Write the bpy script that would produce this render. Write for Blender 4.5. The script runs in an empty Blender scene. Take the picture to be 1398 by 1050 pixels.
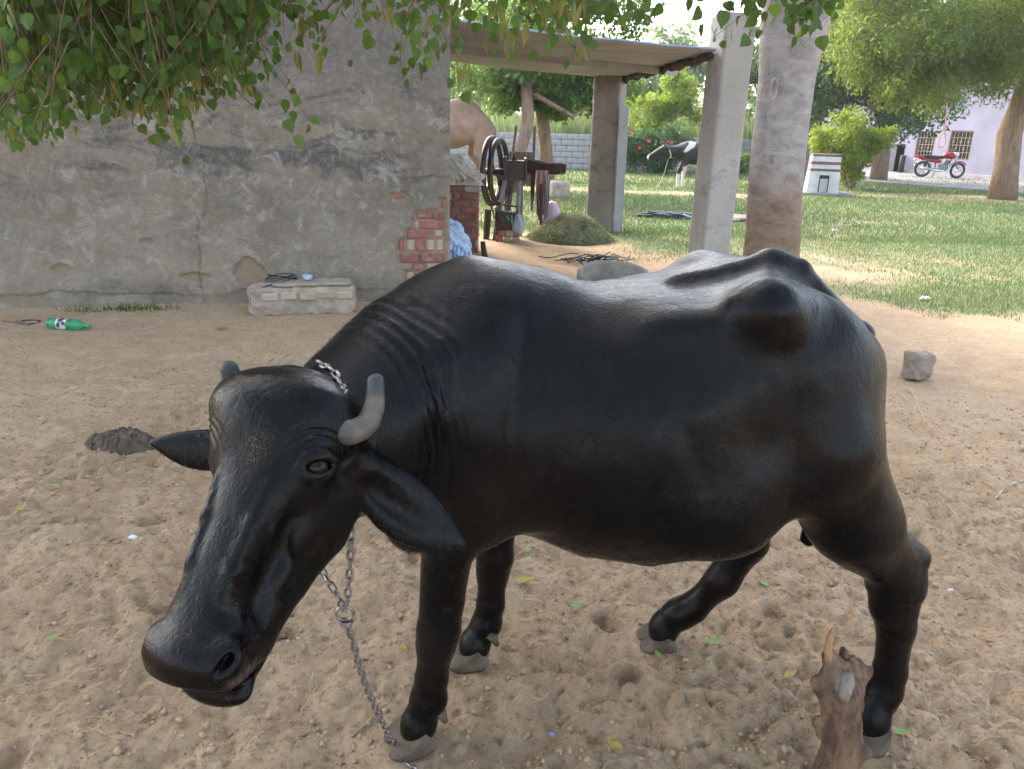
import bpy, math, random
import numpy as np
from mathutils import Matrix, Vector
S = bpy.context.scene; COL = S.collection
rng = np.random.default_rng(7); random.seed(7)

# ------------------------------------------------------------------ camera, sky, sun, exposure
CAM_H, PITCH, ROLL, FPX = 1.55, math.radians(18.6), math.radians(1.7), 1050.0
cam = bpy.data.cameras.new('camera'); cam.sensor_width = 36; cam.lens = 36*FPX/1398; cam.clip_start = .05; cam.clip_end = 4000
cam_ob = bpy.data.objects.new('camera', cam); COL.objects.link(cam_ob); S.camera = cam_ob
CAM_R = Matrix.Rotation(math.pi/2-PITCH, 4, 'X') @ Matrix.Rotation(ROLL, 4, 'Z')
cam_ob.matrix_world = Matrix.Translation((0, 0, CAM_H)) @ CAM_R
cam.dof.use_dof = False
SUN_EL, SUN_AZ = math.radians(33), math.radians(-36)        # azimuth from +Y, negative = to the left
world = bpy.data.worlds.new('World'); S.world = world; world.use_nodes = True
_nt = world.node_tree; _bg = _nt.nodes['Background']; _sky = _nt.nodes.new('ShaderNodeTexSky')
_sky.sky_type = 'NISHITA'; _sky.sun_disc = False; _sky.sun_elevation = SUN_EL; _sky.sun_rotation = SUN_AZ
_sky.air_density = 1.0; _sky.dust_density = 4.0; _sky.ozone_density = 1.0; _sky.altitude = 200
_hs = _nt.nodes.new('ShaderNodeHueSaturation'); _hs.inputs['Saturation'].default_value = .68      # hazy, whitened sky
_nt.links.new(_sky.outputs[0], _hs.inputs['Color']); _nt.links.new(_hs.outputs[0], _bg.inputs[0]); _bg.inputs[1].default_value = 0.15
_sl = bpy.data.lights.new('sun', 'SUN'); _sl.energy = .5; _sl.angle = math.radians(8); _sl.color = (1, .93, .82)
sun_ob = bpy.data.objects.new('sun', _sl); COL.objects.link(sun_ob)
_sd = Vector((math.sin(SUN_AZ)*math.cos(SUN_EL), math.cos(SUN_AZ)*math.cos(SUN_EL), math.sin(SUN_EL)))
sun_ob.rotation_euler = _sd.to_track_quat('Z', 'Y').to_euler()
S.view_settings.view_transform = 'Standard'; S.view_settings.look = 'None'; S.view_settings.gamma = 1
S.view_settings.use_curve_mapping = False; S.view_settings.exposure = 2.85

# ------------------------------------------------------------------ helpers
_CM = np.array(CAM_R.to_3x3()); _C0 = np.array([0, 0, CAM_H])
def ray(x, y): return _CM @ np.array([(x-699)/FPX, -(y-525)/FPX, -1.0])
def at(x, y, Y):
    d = ray(x, y); return _C0 + d*(Y/d[1])
def gnd(x, y, z=0.0):
    d = ray(x, y); return _C0 + d*((z-CAM_H)/d[2])
def V(*a): return np.array(a, float)
def unit(v): v = np.asarray(v, float); return v/np.linalg.norm(v)
def _hash(i, j, s):
    h = (i.astype(np.int64)*374761393 + j.astype(np.int64)*668265263 + s*1442695041) & 0x7fffffff
    h = ((h ^ (h >> 13))*1274126177) & 0x7fffffff
    return ((h ^ (h >> 16)) & 0xffffff)/float(0xffffff)
def vnoise(x, y, s=0):
    x = np.asarray(x, float); y = np.asarray(y, float); i = np.floor(x); j = np.floor(y); u = x-i; v = y-j
    u = u*u*(3-2*u); v = v*v*(3-2*v)
    return (_hash(i, j, s)*(1-u)+_hash(i+1, j, s)*u)*(1-v)+(_hash(i, j+1, s)*(1-u)+_hash(i+1, j+1, s)*u)*v
def fbm(x, y, o=4, s=0, g=.5):
    r = 0; a = 1; t = 0
    for k in range(o): r = r+a*(vnoise(x*2**k+k*17.3, y*2**k-k*9.1, s+k)*2-1); t += a; a *= g
    return r/t
def sstep(a, b, x): t = np.clip((np.asarray(x, float)-a)/(b-a), 0, 1); return t*t*(3-2*t)

def obj_from(name, v, f, mat=None, parent=None, loc=None, smooth=False, attrs=None, mats=None, fm=None, edges=None):
    """one mesh object; vertices are given in world coordinates, its origin is the parent's (or loc)"""
    v = np.asarray(v, float).reshape(-1, 3)
    if parent is not None: o0 = np.array(parent['_w'])
    elif loc is not None: o0 = np.asarray(loc, float)
    else: o0 = np.array([v[:, 0].mean(), v[:, 1].mean(), v[:, 2].min()])
    me = bpy.data.meshes.new(name); 
    if isinstance(f, np.ndarray):
        me.vertices.add(len(v)); me.vertices.foreach_set('co', (v-o0).astype(np.float32).ravel())
        n = f.shape[1]; me.loops.add(f.size); me.loops.foreach_set('vertex_index', f.astype(np.int32).ravel())
        me.polygons.add(len(f)); me.polygons.foreach_set('loop_start', (np.arange(len(f))*n).astype(np.int32)); me.update(calc_edges=True)
    else: me.from_pydata((v-o0).tolist(), [], [list(map(int, q)) for q in f])
    for m in (mats or ([mat] if mat else [])): me.materials.append(m)
    if fm is not None: me.polygons.foreach_set('material_index', np.asarray(fm, np.int32))
    for k, a in (attrs or {}).items():
        a = np.asarray(a, np.float32)
        if a.ndim == 2:
            t = me.attributes.new(k, 'FLOAT_COLOR', 'POINT'); t.data.foreach_set('color', np.c_[a, np.ones(len(a))].astype(np.float32).ravel())
        else: me.attributes.new(k, 'FLOAT', 'POINT').data.foreach_set('value', a)
    if smooth: me.polygons.foreach_set('use_smooth', np.ones(len(me.polygons), bool))
    me.update(); me.validate()
    o = bpy.data.objects.new(name, me); COL.objects.link(o); o['_w'] = [float(x) for x in o0]
    if parent is not None: o.parent = parent
    else: o.location = o0
    return o
def tag(o, label, cat, group=None, kind=None):
    if label: o['label'] = label
    if cat: o['category'] = cat
    if group: o['group'] = group
    if kind: o['kind'] = kind
    return o
def thing(name, label, cat, loc, group=None):
    o = bpy.data.objects.new(name, None); COL.objects.link(o); o.location = [float(x) for x in loc]; o['_w'] = [float(x) for x in loc]
    o.empty_display_size = .1
    return tag(o, label, cat, group)
def copy_tree(o, parent=None):
    c = o.copy(); COL.objects.link(c)
    if parent is not None: c.parent = parent
    for ch in list(o.children): copy_tree(ch, c)
    return c

class MB:
    """collects vertices and faces, in world coordinates, for one mesh"""
    def __init__(s): s.v = []; s.f = []; s.m = []
    def add(s, v, f, m=0):
        b = len(s.v); s.v += [tuple(map(float, p)) for p in v]; s.f += [tuple(int(i)+b for i in q) for q in f]; s.m += [m]*len(f); return s
    def box(s, c, size, R=None, bev=0.0, m=0, jit=0.0):
        """box of given full size, R rows = local axes; bevelled when bev > 0"""
        h = np.asarray(size, float)/2; R = np.eye(3) if R is None else np.asarray(R, float); c = np.asarray(c, float)
        if bev <= 0:
            p = np.array([[x, y, z] for x in (-1, 1) for y in (-1, 1) for z in (-1, 1)])*h
            f = [(0, 1, 3, 2), (4, 6, 7, 5), (0, 4, 5, 1), (2, 3, 7, 6), (0, 2, 6, 4), (1, 5, 7, 3)]
        else:
            b = min(bev, *(h*.9)); p = []; ix = {}
            for x in (-1, 1):
                for y in (-1, 1):
                    for z in (-1, 1):
                        for a in range(3):
                            q = np.array([x, y, z])*(h-b); q[a] = np.array([x, y, z])[a]*h[a]; ix[(x, y, z, a)] = len(p); p.append(q)
            p = np.array(p); f = []
            for a in range(3):
                b1, b2 = (a+1) % 3, (a+2) % 3
                for sg in (-1, 1):
                    q = []
                    for u, w in ((-1, -1), (1, -1), (1, 1), (-1, 1)):
                        k = [0, 0, 0]; k[a] = sg; k[b1] = u; k[b2] = w; q.append(ix[(*k, a)])
                    f.append(q if sg > 0 else q[::-1])
            for a in range(3):
                b1, b2 = (a+1) % 3, (a+2) % 3
                for u in (-1, 1):
                    for w in (-1, 1):
                        k0 = [0, 0, 0]; k0[a] = -1; k0[b1] = u; k0[b2] = w; k1 = list(k0); k1[a] = 1
                        q = [ix[(*k0, b1)], ix[(*k1, b1)], ix[(*k1, b2)], ix[(*k0, b2)]]
                        f.append(q if u*w < 0 else q[::-1])
            for x in (-1, 1):
                for y in (-1, 1):
                    for z in (-1, 1):
                        q = [ix[(x, y, z, 0)], ix[(x, y, z, 1)], ix[(x, y, z, 2)]]; f.append(q if x*y*z > 0 else q[::-1])
        if jit: p = p+rng.uniform(-jit, jit, p.shape)
        return s.add(c+p@R, f, m)
    def tube(s, pts, rs, n=8, m=0, caps=True, wob=0.0, flat=1.0, up=None):
        pts = [np.asarray(p, float) for p in pts]; rs = [rs]*len(pts) if np.isscalar(rs) else rs
        b = len(s.v); ref = np.array([0, 0, 1.]) if up is None else np.asarray(up, float)
        prev = None
        for i, p in enumerate(pts):
            t = unit(pts[min(i+1, len(pts)-1)]-pts[max(i-1, 0)])
            if prev is None:
                if abs(t@ref) > .95: ref = np.array([1., 0, 0])
                u = unit(np.cross(ref, t))
            else: u = unit(prev-t*(prev@t))
            w = np.cross(t, u); prev = u
            for k in range(n):
                a = 2*math.pi*k/n; r = rs[i]*(1+(random.uniform(-wob, wob) if wob else 0))
                s.v.append(tuple(p+u*math.cos(a)*r+w*math.sin(a)*r*flat))
        for i in range(len(pts)-1):
            for k in range(n):
                s.f.append((b+i*n+k, b+i*n+(k+1) % n, b+(i+1)*n+(k+1) % n, b+(i+1)*n+k)); s.m.append(m)
        if caps:
            s.f.append(tuple(b+k for k in range(n))[::-1]); s.m.append(m)
            s.f.append(tuple(b+(len(pts)-1)*n+k for k in range(n))); s.m.append(m)
        return s
    def lathe(s, o, prof, n=24, R=None, m=0, arc=None):
        """profile of (radius, height) turned round local z"""
        R = np.eye(3) if R is None else np.asarray(R, float); b = len(s.v); o = np.asarray(o, float)
        for r, h in prof:
            for k in range(n):
                a = 2*math.pi*k/n; s.v.append(tuple(o+np.array([r*math.cos(a), r*math.sin(a), h])@R))
        for i in range(len(prof)-1):
            for k in range(n): s.f.append((b+i*n+k, b+i*n+(k+1) % n, b+(i+1)*n+(k+1) % n, b+(i+1)*n+k)); s.m.append(m)
        return s
    def torus(s, c, R0, r, ax=(0, 0, 1), n=32, k=8, m=0, flat=1.0):
        ax = unit(ax); u = unit(np.cross(ax, [0, 0, 1.] if abs(ax[2]) < .9 else [1., 0, 0])); w = np.cross(ax, u); b = len(s.v)
        for i in range(n):
            a = 2*math.pi*i/n; d = u*math.cos(a)+w*math.sin(a)
            for j in range(k):
                t = 2*math.pi*j/k; s.v.append(tuple(np.asarray(c)+d*(R0+r*math.cos(t))+ax*r*flat*math.sin(t)))
        for i in range(n):
            for j in range(k): s.f.append((b+i*k+j, b+((i+1) % n)*k+j, b+((i+1) % n)*k+(j+1) % k, b+i*k+(j+1) % k)); s.m.append(m)
        return s
    def build(s, name, mat=None, parent=None, smooth=False, loc=None, mats=None, attrs=None):
        return obj_from(name, s.v, s.f, mat, parent, loc, smooth, attrs, mats, s.m if mats else None)
def yaw(a):
    c, t = math.cos(a), math.sin(a); return np.array([[c, t, 0], [-t, c, 0], [0, 0, 1.]])   # rows are the turned axes

# ------------------------------------------------------------------ materials
class NT:
    def __init__(s, name):
        s.m = bpy.data.materials.new(name); s.m.use_nodes = True; s.t = s.m.node_tree; s.b = s.t.nodes['Principled BSDF']; s.out = s.t.nodes['Material Output']
        s.co = s.t.nodes.new('ShaderNodeTexCoord').outputs['Object']
    def n(s, typ, **k):
        q = s.t.nodes.new(typ)
        for a, v in k.items(): setattr(q, a, v)
        return q
    def link(s, a, b): s.t.links.new(a, b)
    def mapped(s, sc=(1, 1, 1), rot=(0, 0, 0), co=None):
        q = s.n('ShaderNodeMapping'); q.inputs['Scale'].default_value = sc; q.inputs['Rotation'].default_value = rot; s.link(co or s.co, q.inputs[0]); return q.outputs[0]
    def noise(s, scale, detail=4, rough=.55, co=None, dist=0.0):
        q = s.n('ShaderNodeTexNoise'); q.inputs['Scale'].default_value = scale; q.inputs['Detail'].default_value = detail; q.inputs['Roughness'].default_value = rough
        q.inputs['Distortion'].default_value = dist; s.link(co or s.co, q.inputs['Vector']); return q.outputs['Fac']
    def voro(s, scale, feature='F1', co=None, rnd=1.0):
        q = s.n('ShaderNodeTexVoronoi', feature=feature); q.inputs['Scale'].default_value = scale; q.inputs['Randomness'].default_value = rnd; s.link(co or s.co, q.inputs['Vector']); return q
    def ramp(s, fac, lo, hi, a=0.0, b=1.0):
        q = s.n('ShaderNodeMapRange'); q.interpolation_type = 'SMOOTHSTEP'; s.link(fac, q.inputs[0])
        for i, v in enumerate((lo, hi, a, b)): q.inputs[i+1].default_value = v
        return q.outputs[0]
    def mix(s, fac, a, b, mode='MIX'):
        q = s.n('ShaderNodeMix', data_type='RGBA', blend_type=mode)
        for sock, v in ((q.inputs[0], fac), (q.inputs[6], a), (q.inputs[7], b)):
            if isinstance(v, (int, float)): sock.default_value = v if sock is q.inputs[0] or sock == q.inputs[0] else (v, v, v, 1)
            elif isinstance(v, (tuple, list)): sock.default_value = (*v[:3], 1)
            else: s.link(v, sock)
        return q.outputs[2]
    def math(s, op, a, b=0.0):
        q = s.n('ShaderNodeMath', operation=op)
        for i, v in enumerate((a, b)):
            if isinstance(v, (int, float)): q.inputs[i].default_value = v
            else: s.link(v, q.inputs[i])
        return q.outputs[0]
    def attr(s, name, col=False):
        q = s.n('ShaderNodeAttribute'); q.attribute_name = name; return q.outputs['Color' if col else 'Fac']
    def rand(s): return s.n('ShaderNodeObjectInfo').outputs['Random']
    def bump(s, h, strength=.5, dist=.01, prev=None):
        q = s.n('ShaderNodeBump'); q.inputs['Strength'].default_value = strength; q.inputs['Distance'].default_value = dist; s.link(h, q.inputs['Height'])
        if prev is not None: s.link(prev, q.inputs['Normal'])
        return q.outputs[0]
    def done(s, col, rough=.8, nor=None, spec=.5, metal=0.0):
        for k, v in (('Base Color', col), ('Roughness', rough), ('Specular IOR Level', spec), ('Metallic', metal)):
            if isinstance(v, (int, float)): s.b.inputs[k].default_value = v
            elif isinstance(v, (tuple, list)): s.b.inputs[k].default_value = (*v[:3], 1)
            else: s.link(v, s.b.inputs[k])
        if nor is not None: s.link(nor, s.b.inputs['Normal'])
        return s.m
def simple(name, a, b=None, scale=8, rough=.8, bump=.3, bscale=40, dist=.004, spec=.4, metal=0.0, lo=.35, hi=.65, detail=5, var=0.0):
    t = NT(name); c = a
    if b is not None: c = t.mix(t.ramp(t.noise(scale, detail), lo, hi), a, b)
    if var:
        k = t.math('ADD', t.math('MULTIPLY', t.rand(), 2*var), 1-var); c = t.mix(1.0, c, t.n('ShaderNodeCombineColor').outputs[0], 'MULTIPLY')
        cc = [q for q in t.t.nodes if q.bl_idname == 'ShaderNodeCombineColor'][0]
        for i in range(3): t.link(k, cc.inputs[i])
    nor = t.bump(t.noise(bscale, 5, .6), bump, dist) if bump else None
    return t.done(c, rough, nor, spec, metal)
def mat_leaf(name, a, b, tr, mixf=.45, rough=.45, bynoise=3.0):
    t = NT(name); f = t.ramp(t.noise(bynoise, 2), .35, .65); c = t.mix(f, a, b)
    f2 = t.attr('tint'); c = t.mix(f2, c, (a[0]*.45, a[1]*.5, a[2]*.6))
    tl = t.n('ShaderNodeBsdfTranslucent'); tl.inputs[0].default_value = (*tr, 1); ms = t.n('ShaderNodeMixShader'); ms.inputs[0].default_value = mixf
    t.done(c, rough, None, .3); t.link(t.b.outputs[0], ms.inputs[1]); t.link(tl.outputs[0], ms.inputs[2]); t.link(ms.outputs[0], t.out.inputs[0]); return t.m
M = {}
M['leaf_dark'] = mat_leaf('shade tree leaf', (.042, .085, .020), (.065, .115, .024), (.12, .20, .026), .38, .5)
M['leaf_young'] = mat_leaf('shade tree young leaf', (.075, .14, .028), (.10, .165, .035), (.16, .27, .035), .4, .5)
M['pod'] = mat_leaf('seed pod', (.19, .19, .05), (.24, .21, .07), (.24, .25, .06), .3, .6)
M['fol_mid'] = mat_leaf('mid green foliage', (.048, .095, .022), (.08, .13, .03), (.15, .25, .04), .45)
M['fol_dark'] = mat_leaf('dark green foliage', (.035, .075, .025), (.05, .10, .03), (.09, .17, .04), .4)
M['fol_neem'] = mat_leaf('feathery foliage', (.070, .118, .027), (.115, .152, .034), (.23, .30, .04), .45)
M['fol_bright'] = mat_leaf('bright shrub foliage', (.115, .19, .02), (.17, .235, .024), (.32, .42, .03), .45)
M['fol_pale'] = mat_leaf('pale far foliage', (.10, .17, .07), (.14, .20, .08), (.24, .34, .11), .5)  # distance haze put into the leaf colour
M['grass'] = mat_leaf('grass', (.100, .175, .060), (.165, .195, .080), (.14, .20, .06), .25, .6, .6)
M['weed'] = mat_leaf('weed', (.05, .12, .03), (.08, .15, .04), (.12, .22, .05), .4, .6, .6)
M['hay'] = mat_leaf('cut fodder', (.24, .275, .14), (.38, .36, .22), (.20, .21, .09), .2, .8, 7)
M['straw'] = simple('straw', (.36, .28, .15), (.28, .20, .10), 20, .8, 0)
M['flower'] = simple('red flower', (.55, .05, .07), None, rough=.6, bump=0)
M['crop'] = mat_leaf('tall crop', (.13, .17, .07), (.17, .20, .08), (.20, .26, .09), .45)
M['dry_leaf'] = simple('dry leaf', (.33, .26, .05), (.24, .16, .05), 30, .7, .2, 60)
M['green_leaf'] = simple('fallen green leaf', (.14, .24, .05), (.20, .26, .07), 30, .6, .2, 60)
def m_ground():
    t = NT('sandy dirt'); co = t.co
    big = t.ramp(t.noise(.9, 5), .35, .68); mid = t.ramp(t.noise(5.5, 6, .6), .35, .7); fine = t.noise(70, 6, .7)
    c = t.mix(big, (.425, .298, .182), (.345, .236, .140)); c = t.mix(t.math('MULTIPLY', mid, .55), c, (.52, .385, .255))
    c = t.mix(t.math('MULTIPLY', t.ramp(t.noise(38, 5, .7), .50, .70), .9), c, (.225, .140, .083)); c = t.mix(t.math('MULTIPLY', t.ramp(fine, .3, .75), .35), c, (.46, .34, .23))
    c = t.mix(t.math('MULTIPLY', t.attr('moist'), .35), c, (.185, .115, .066))
    gn = t.math('ADD', t.attr('grass'), t.math('MULTIPLY', t.math('SUBTRACT', t.noise(1.3, 6, .65), .5), 1.3))
    g = t.ramp(gn, .38, .66); gc = t.mix(t.ramp(t.noise(.45, 4), .4, .62), (.115, .175, .065), (.20, .21, .095)); gc = t.mix(t.math('MULTIPLY', t.noise(45, 4), .4), gc, (.24, .22, .10))
    c = t.mix(t.math('MULTIPLY', g, .85), c, gc)
    n = t.bump(t.noise(24, 8, .7), .75, .03); n = t.bump(t.noise(130, 6, .75), .8, .007, n); n = t.bump(t.voro(55).outputs['Distance'], .45, .009, n)
    return t.done(c, .95, n, .15)
M['ground'] = m_ground()
M['clod'] = simple('soil clod', (.385, .272, .172), (.30, .207, .128), 30, .95, .6, 110, .004, .15)
def m_plaster():
    t = NT('weathered cement plaster'); co = t.co
    n1 = t.noise(1.1, 8, .62); n2 = t.noise(4.0, 8, .66); n3 = t.noise(22, 6, .7)
    c = t.mix(t.ramp(n1, .35, .65), (.235, .196, .146), (.165, .140, .108)); c = t.mix(t.math('MULTIPLY', t.ramp(n2, .4, .7), .6), c, (.275, .245, .205))
    z = t.n('ShaderNodeSeparateXYZ'); t.link(co, z.inputs[0]); zz = z.outputs['Z']
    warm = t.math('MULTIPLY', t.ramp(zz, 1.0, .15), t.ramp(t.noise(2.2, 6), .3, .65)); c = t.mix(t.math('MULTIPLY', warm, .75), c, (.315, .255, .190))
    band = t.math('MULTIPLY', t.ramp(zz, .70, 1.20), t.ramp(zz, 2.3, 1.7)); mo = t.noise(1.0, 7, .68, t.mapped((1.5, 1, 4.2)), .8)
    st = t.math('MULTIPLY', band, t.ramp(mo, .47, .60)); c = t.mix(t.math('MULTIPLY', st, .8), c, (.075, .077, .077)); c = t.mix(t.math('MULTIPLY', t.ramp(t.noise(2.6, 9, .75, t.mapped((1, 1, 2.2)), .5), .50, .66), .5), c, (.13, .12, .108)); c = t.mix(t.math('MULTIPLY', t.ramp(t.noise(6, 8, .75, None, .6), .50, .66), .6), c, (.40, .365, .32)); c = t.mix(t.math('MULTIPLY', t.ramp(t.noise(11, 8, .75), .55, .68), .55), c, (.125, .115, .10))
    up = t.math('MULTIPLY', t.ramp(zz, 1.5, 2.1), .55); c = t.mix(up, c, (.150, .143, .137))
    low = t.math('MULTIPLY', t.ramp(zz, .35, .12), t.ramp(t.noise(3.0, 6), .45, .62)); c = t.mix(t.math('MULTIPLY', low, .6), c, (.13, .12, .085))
    c = t.mix(t.math('MULTIPLY', t.ramp(n3, .45, .75), .35), c, (.40, .38, .35)); c = t.mix(t.ramp(t.noise(55, 3), .66, .74), c, (.12, .11, .10))
    ex = t.attr('bare'); c = t.mix(ex, c, t.mix(t.noise(18, 5), (.33, .245, .165), (.25, .185, .13))); c = t.mix(t.attr('crack'), c, (.13, .11, .09))  # darker crack colour stands in for the shade inside the gap
    nr = t.bump(t.noise(9, 9, .74), .8, .03); nr = t.bump(t.noise(75, 6, .75), .7, .006, nr)
    cr = t.voro(1.6, 'DISTANCE_TO_EDGE', t.mix(.12, co, t.n('ShaderNodeTexNoise').outputs['Color'])); nr = t.bump(t.ramp(cr.outputs['Distance'], 0, .012), .35, .006, nr)
    return t.done(c, .92, nr, .2)
M['plaster'] = m_plaster()
def m_brick(name, a, b, dust):
    t = NT(name); k = t.rand(); c = t.mix(k, a, b); c = t.mix(t.ramp(t.noise(14, 6, .7), .45, .75), c, dust); c = t.mix(t.ramp(t.noise(60, 4), .6, .75), c, (.16, .09, .07))
    n = t.bump(t.noise(35, 6, .7), .5, .008); return t.done(c, .9, n, .2)
M['brick'] = m_brick('red brick', (.27, .105, .085), (.20, .085, .07), (.33, .22, .175))
M['brick_pale'] = m_brick('mortar smeared brick', (.38, .31, .24), (.33, .25, .18), (.40, .34, .27))
M['mortar'] = simple('mortar', (.33, .28, .22), (.25, .21, .165), 9, .95, .6, 45, .008)
M['concrete'] = None
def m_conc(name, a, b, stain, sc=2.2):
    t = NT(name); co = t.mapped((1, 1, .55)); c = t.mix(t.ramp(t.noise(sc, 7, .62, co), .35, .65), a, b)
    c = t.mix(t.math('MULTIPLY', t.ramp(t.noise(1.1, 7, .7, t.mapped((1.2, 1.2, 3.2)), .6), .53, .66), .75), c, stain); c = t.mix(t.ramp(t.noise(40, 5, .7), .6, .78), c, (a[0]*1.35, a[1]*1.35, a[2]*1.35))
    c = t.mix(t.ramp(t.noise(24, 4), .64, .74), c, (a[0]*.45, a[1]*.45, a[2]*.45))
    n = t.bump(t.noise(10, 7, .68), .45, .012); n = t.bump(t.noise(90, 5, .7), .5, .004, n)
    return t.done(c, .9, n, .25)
M['concrete'] = m_conc('grey concrete post', (.34, .325, .30), (.27, .255, .235), (.12, .115, .11))
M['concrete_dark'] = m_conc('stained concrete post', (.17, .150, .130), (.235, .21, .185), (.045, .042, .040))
M['block'] = m_conc('concrete block', (.34, .34, .335), (.27, .27, .27), (.17, .165, .155), 5)
M['sheet_under'] = simple('roof sheet underside', (.33, .325, .32), (.26, .25, .24), 2.5, .55, .15, 20, .003, .4, 0.0)
M['sheet_blue'] = simple('blue painted roof sheet', (.20, .33, .50), (.27, .38, .52), 4, .45, 0)
M['rag_dark'] = simple('dark timber', (.09, .06, .045), (.05, .035, .03), 14, .9, .6, 40, .01)
def m_bark(name, a, b, low=None, zlo=.5, zhi=1.1, sc=(6, 6, 1.2)):
    t = NT(name); co = t.mapped(sc); f = t.noise(2.6, 8, .68, co, .4); c = t.mix(t.ramp(f, .35, .66), a, b); c = t.mix(t.ramp(t.noise(7, 6, .7), .58, .74), c, (a[0]*.5, a[1]*.5, a[2]*.5))
    if low:
        z = t.n('ShaderNodeSeparateXYZ'); t.link(t.co, z.inputs[0]); w = t.math('ADD', z.outputs['Z'], t.math('MULTIPLY', t.math('SUBTRACT', t.noise(3, 5), .5), .7)); cl = t.mix(t.ramp(f, .35, .66), low, (low[0]*.62, low[1]*.58, low[2]*.55)); c = t.mix(t.ramp(w, zlo, zhi), cl, c)
    n = t.bump(f, .7, .03); n = t.bump(t.noise(40, 7, .72, t.mapped((1.6, 1.6, .7))), .6, .008, n); return t.done(c, .92, n, .2)
M['bark_pale'] = m_bark('pale smooth bark', (.36, .34, .33), (.245, .225, .215), (.26, .19, .14), .95, 1.45, (2.2, 2.2, 4.0))
M['bark'] = m_bark('brown furrowed bark', (.25, .175, .12), (.14, .095, .065))
M['bark_red'] = m_bark('reddish bark', (.27, .19, .15), (.17, .115, .09))
M['twig'] = simple('twig bark', (.20, .13, .085), (.13, .085, .06), 20, .85, .3, 60)
M['iron'] = simple('dark oily iron', (.045, .042, .041), (.075, .062, .055), 9, .55, .4, 40, .003, .5, .35)
M['iron_grey'] = simple('worn grey iron', (.15, .155, .16), (.21, .205, .20), 9, .6, .3, 40, .003, .5, .3)
M['rust'] = simple('rusty iron', (.075, .050, .042), (.045, .034, .03), 14, .85, .5, 60, .003)
M['chain'] = simple('worn steel chain', (.34, .33, .33), (.20, .16, .135), 60, .42, .4, 150, .001, .5, .8)
M['grey_sheet'] = simple('galvanised strip', (.33, .35, .38), (.27, .29, .32), 5, .5, .15, 20, .002, .5, .25)
M['rag'] = simple('faded rag', (.42, .33, .29), (.26, .15, .14), 9, .95, .5, 120, .004)
M['rag_red'] = simple('maroon rag', (.17, .055, .06), (.10, .04, .045), 9, .95, .5, 120, .004)
M['rag_grey'] = simple('grey cloth', (.34, .38, .43), (.25, .28, .33), 9, .9, .4, 120, .004)
M['pink'] = simple('faded pink sack', (.50, .37, .44), (.42, .28, .36), 12, .85, .3, 90, .003)
M['sack'] = simple('dirty white tarpaulin', (.46, .44, .40), (.36, .33, .29), 7, .8, .4, 50, .006)
M['blk'] = simple('black rubber', (.018, .018, .02), (.03, .03, .032), 30, .6, .3, 80, .002)
M['hose'] = simple('weathered black strip', (.014, .014, .016), (.035, .035, .038), 12, .6, .3, 80, .002)
M['tub'] = simple('cast concrete tub', (.25, .225, .19), (.16, .145, .12), 6, .9, .4, 50, .006)
M['house'] = simple('lavender limewash', (.345, .33, .405), (.26, .25, .305), .9, .9, .25, 25, .004, .2, 0.0, .3, .8, 8)
M['house_base'] = simple('grey plinth', (.40, .37, .36), (.34, .31, .30), 2, .9, .3, 25)
M['path'] = simple('pale concrete path', (.25, .24, .235), (.20, .19, .185), .9, .9, .3, 20)
M['frame_wood'] = simple('brown window frame', (.22, .165, .115), (.17, .12, .085), 6, .7, .2, 30)
M['inner_shade'] = simple('dark pane and inner shade', (.03, .025, .02), None, rough=.2, bump=0)  # darkness inside the openings put into the colour
M['bar'] = simple('cream window bar', (.42, .35, .25), None, rough=.6, bump=0)
M['white'] = simple('white paint', (.50, .50, .51), (.43, .42, .42), 3, .8, .3, 25)
M['maroon'] = simple('maroon stripe paint', (.16, .085, .075), (.12, .065, .055), 6, .8, .2, 30)
M['red_paint'] = simple('red motorcycle paint', (.26, .012, .02), None, rough=.25, bump=0)
M['steel'] = simple('bright steel', (.55, .55, .56), None, rough=.25, bump=0, metal=1)
M['engine'] = simple('engine alloy', (.20, .20, .21), None, rough=.45, bump=0, metal=.7)
M['lamp_red'] = simple('red lamp glass', (.5, .03, .02), None, rough=.2, bump=0)
M['glass'] = simple('headlamp glass', (.6, .6, .6), None, rough=.1, bump=0)
M['rope_pink'] = simple('pink rope', (.55, .33, .33), None, rough=.9, bump=0)
M['rope'] = simple('pale rope', (.40, .36, .28), None, rough=.9, bump=0)
M['stone'] = simple('rough pale stone', (.28, .23, .185), (.20, .165, .13), 14, .9, .6, 70, .008)
M['slab'] = simple('broken masonry', (.38, .315, .255), (.26, .215, .17), 7, .95, .7, 40, .012)
M['dung'] = simple('drying dung', (.105, .073, .050), (.062, .043, .031), 16, .85, .7, 60, .008)
M['litter'] = simple('litter white', (.6, .62, .62), None, rough=.5, bump=0)
M['bluebag'] = simple('blue scrap', (.20, .28, .60), (.5, .52, .6), 16, .5, .2, 60)
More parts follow.
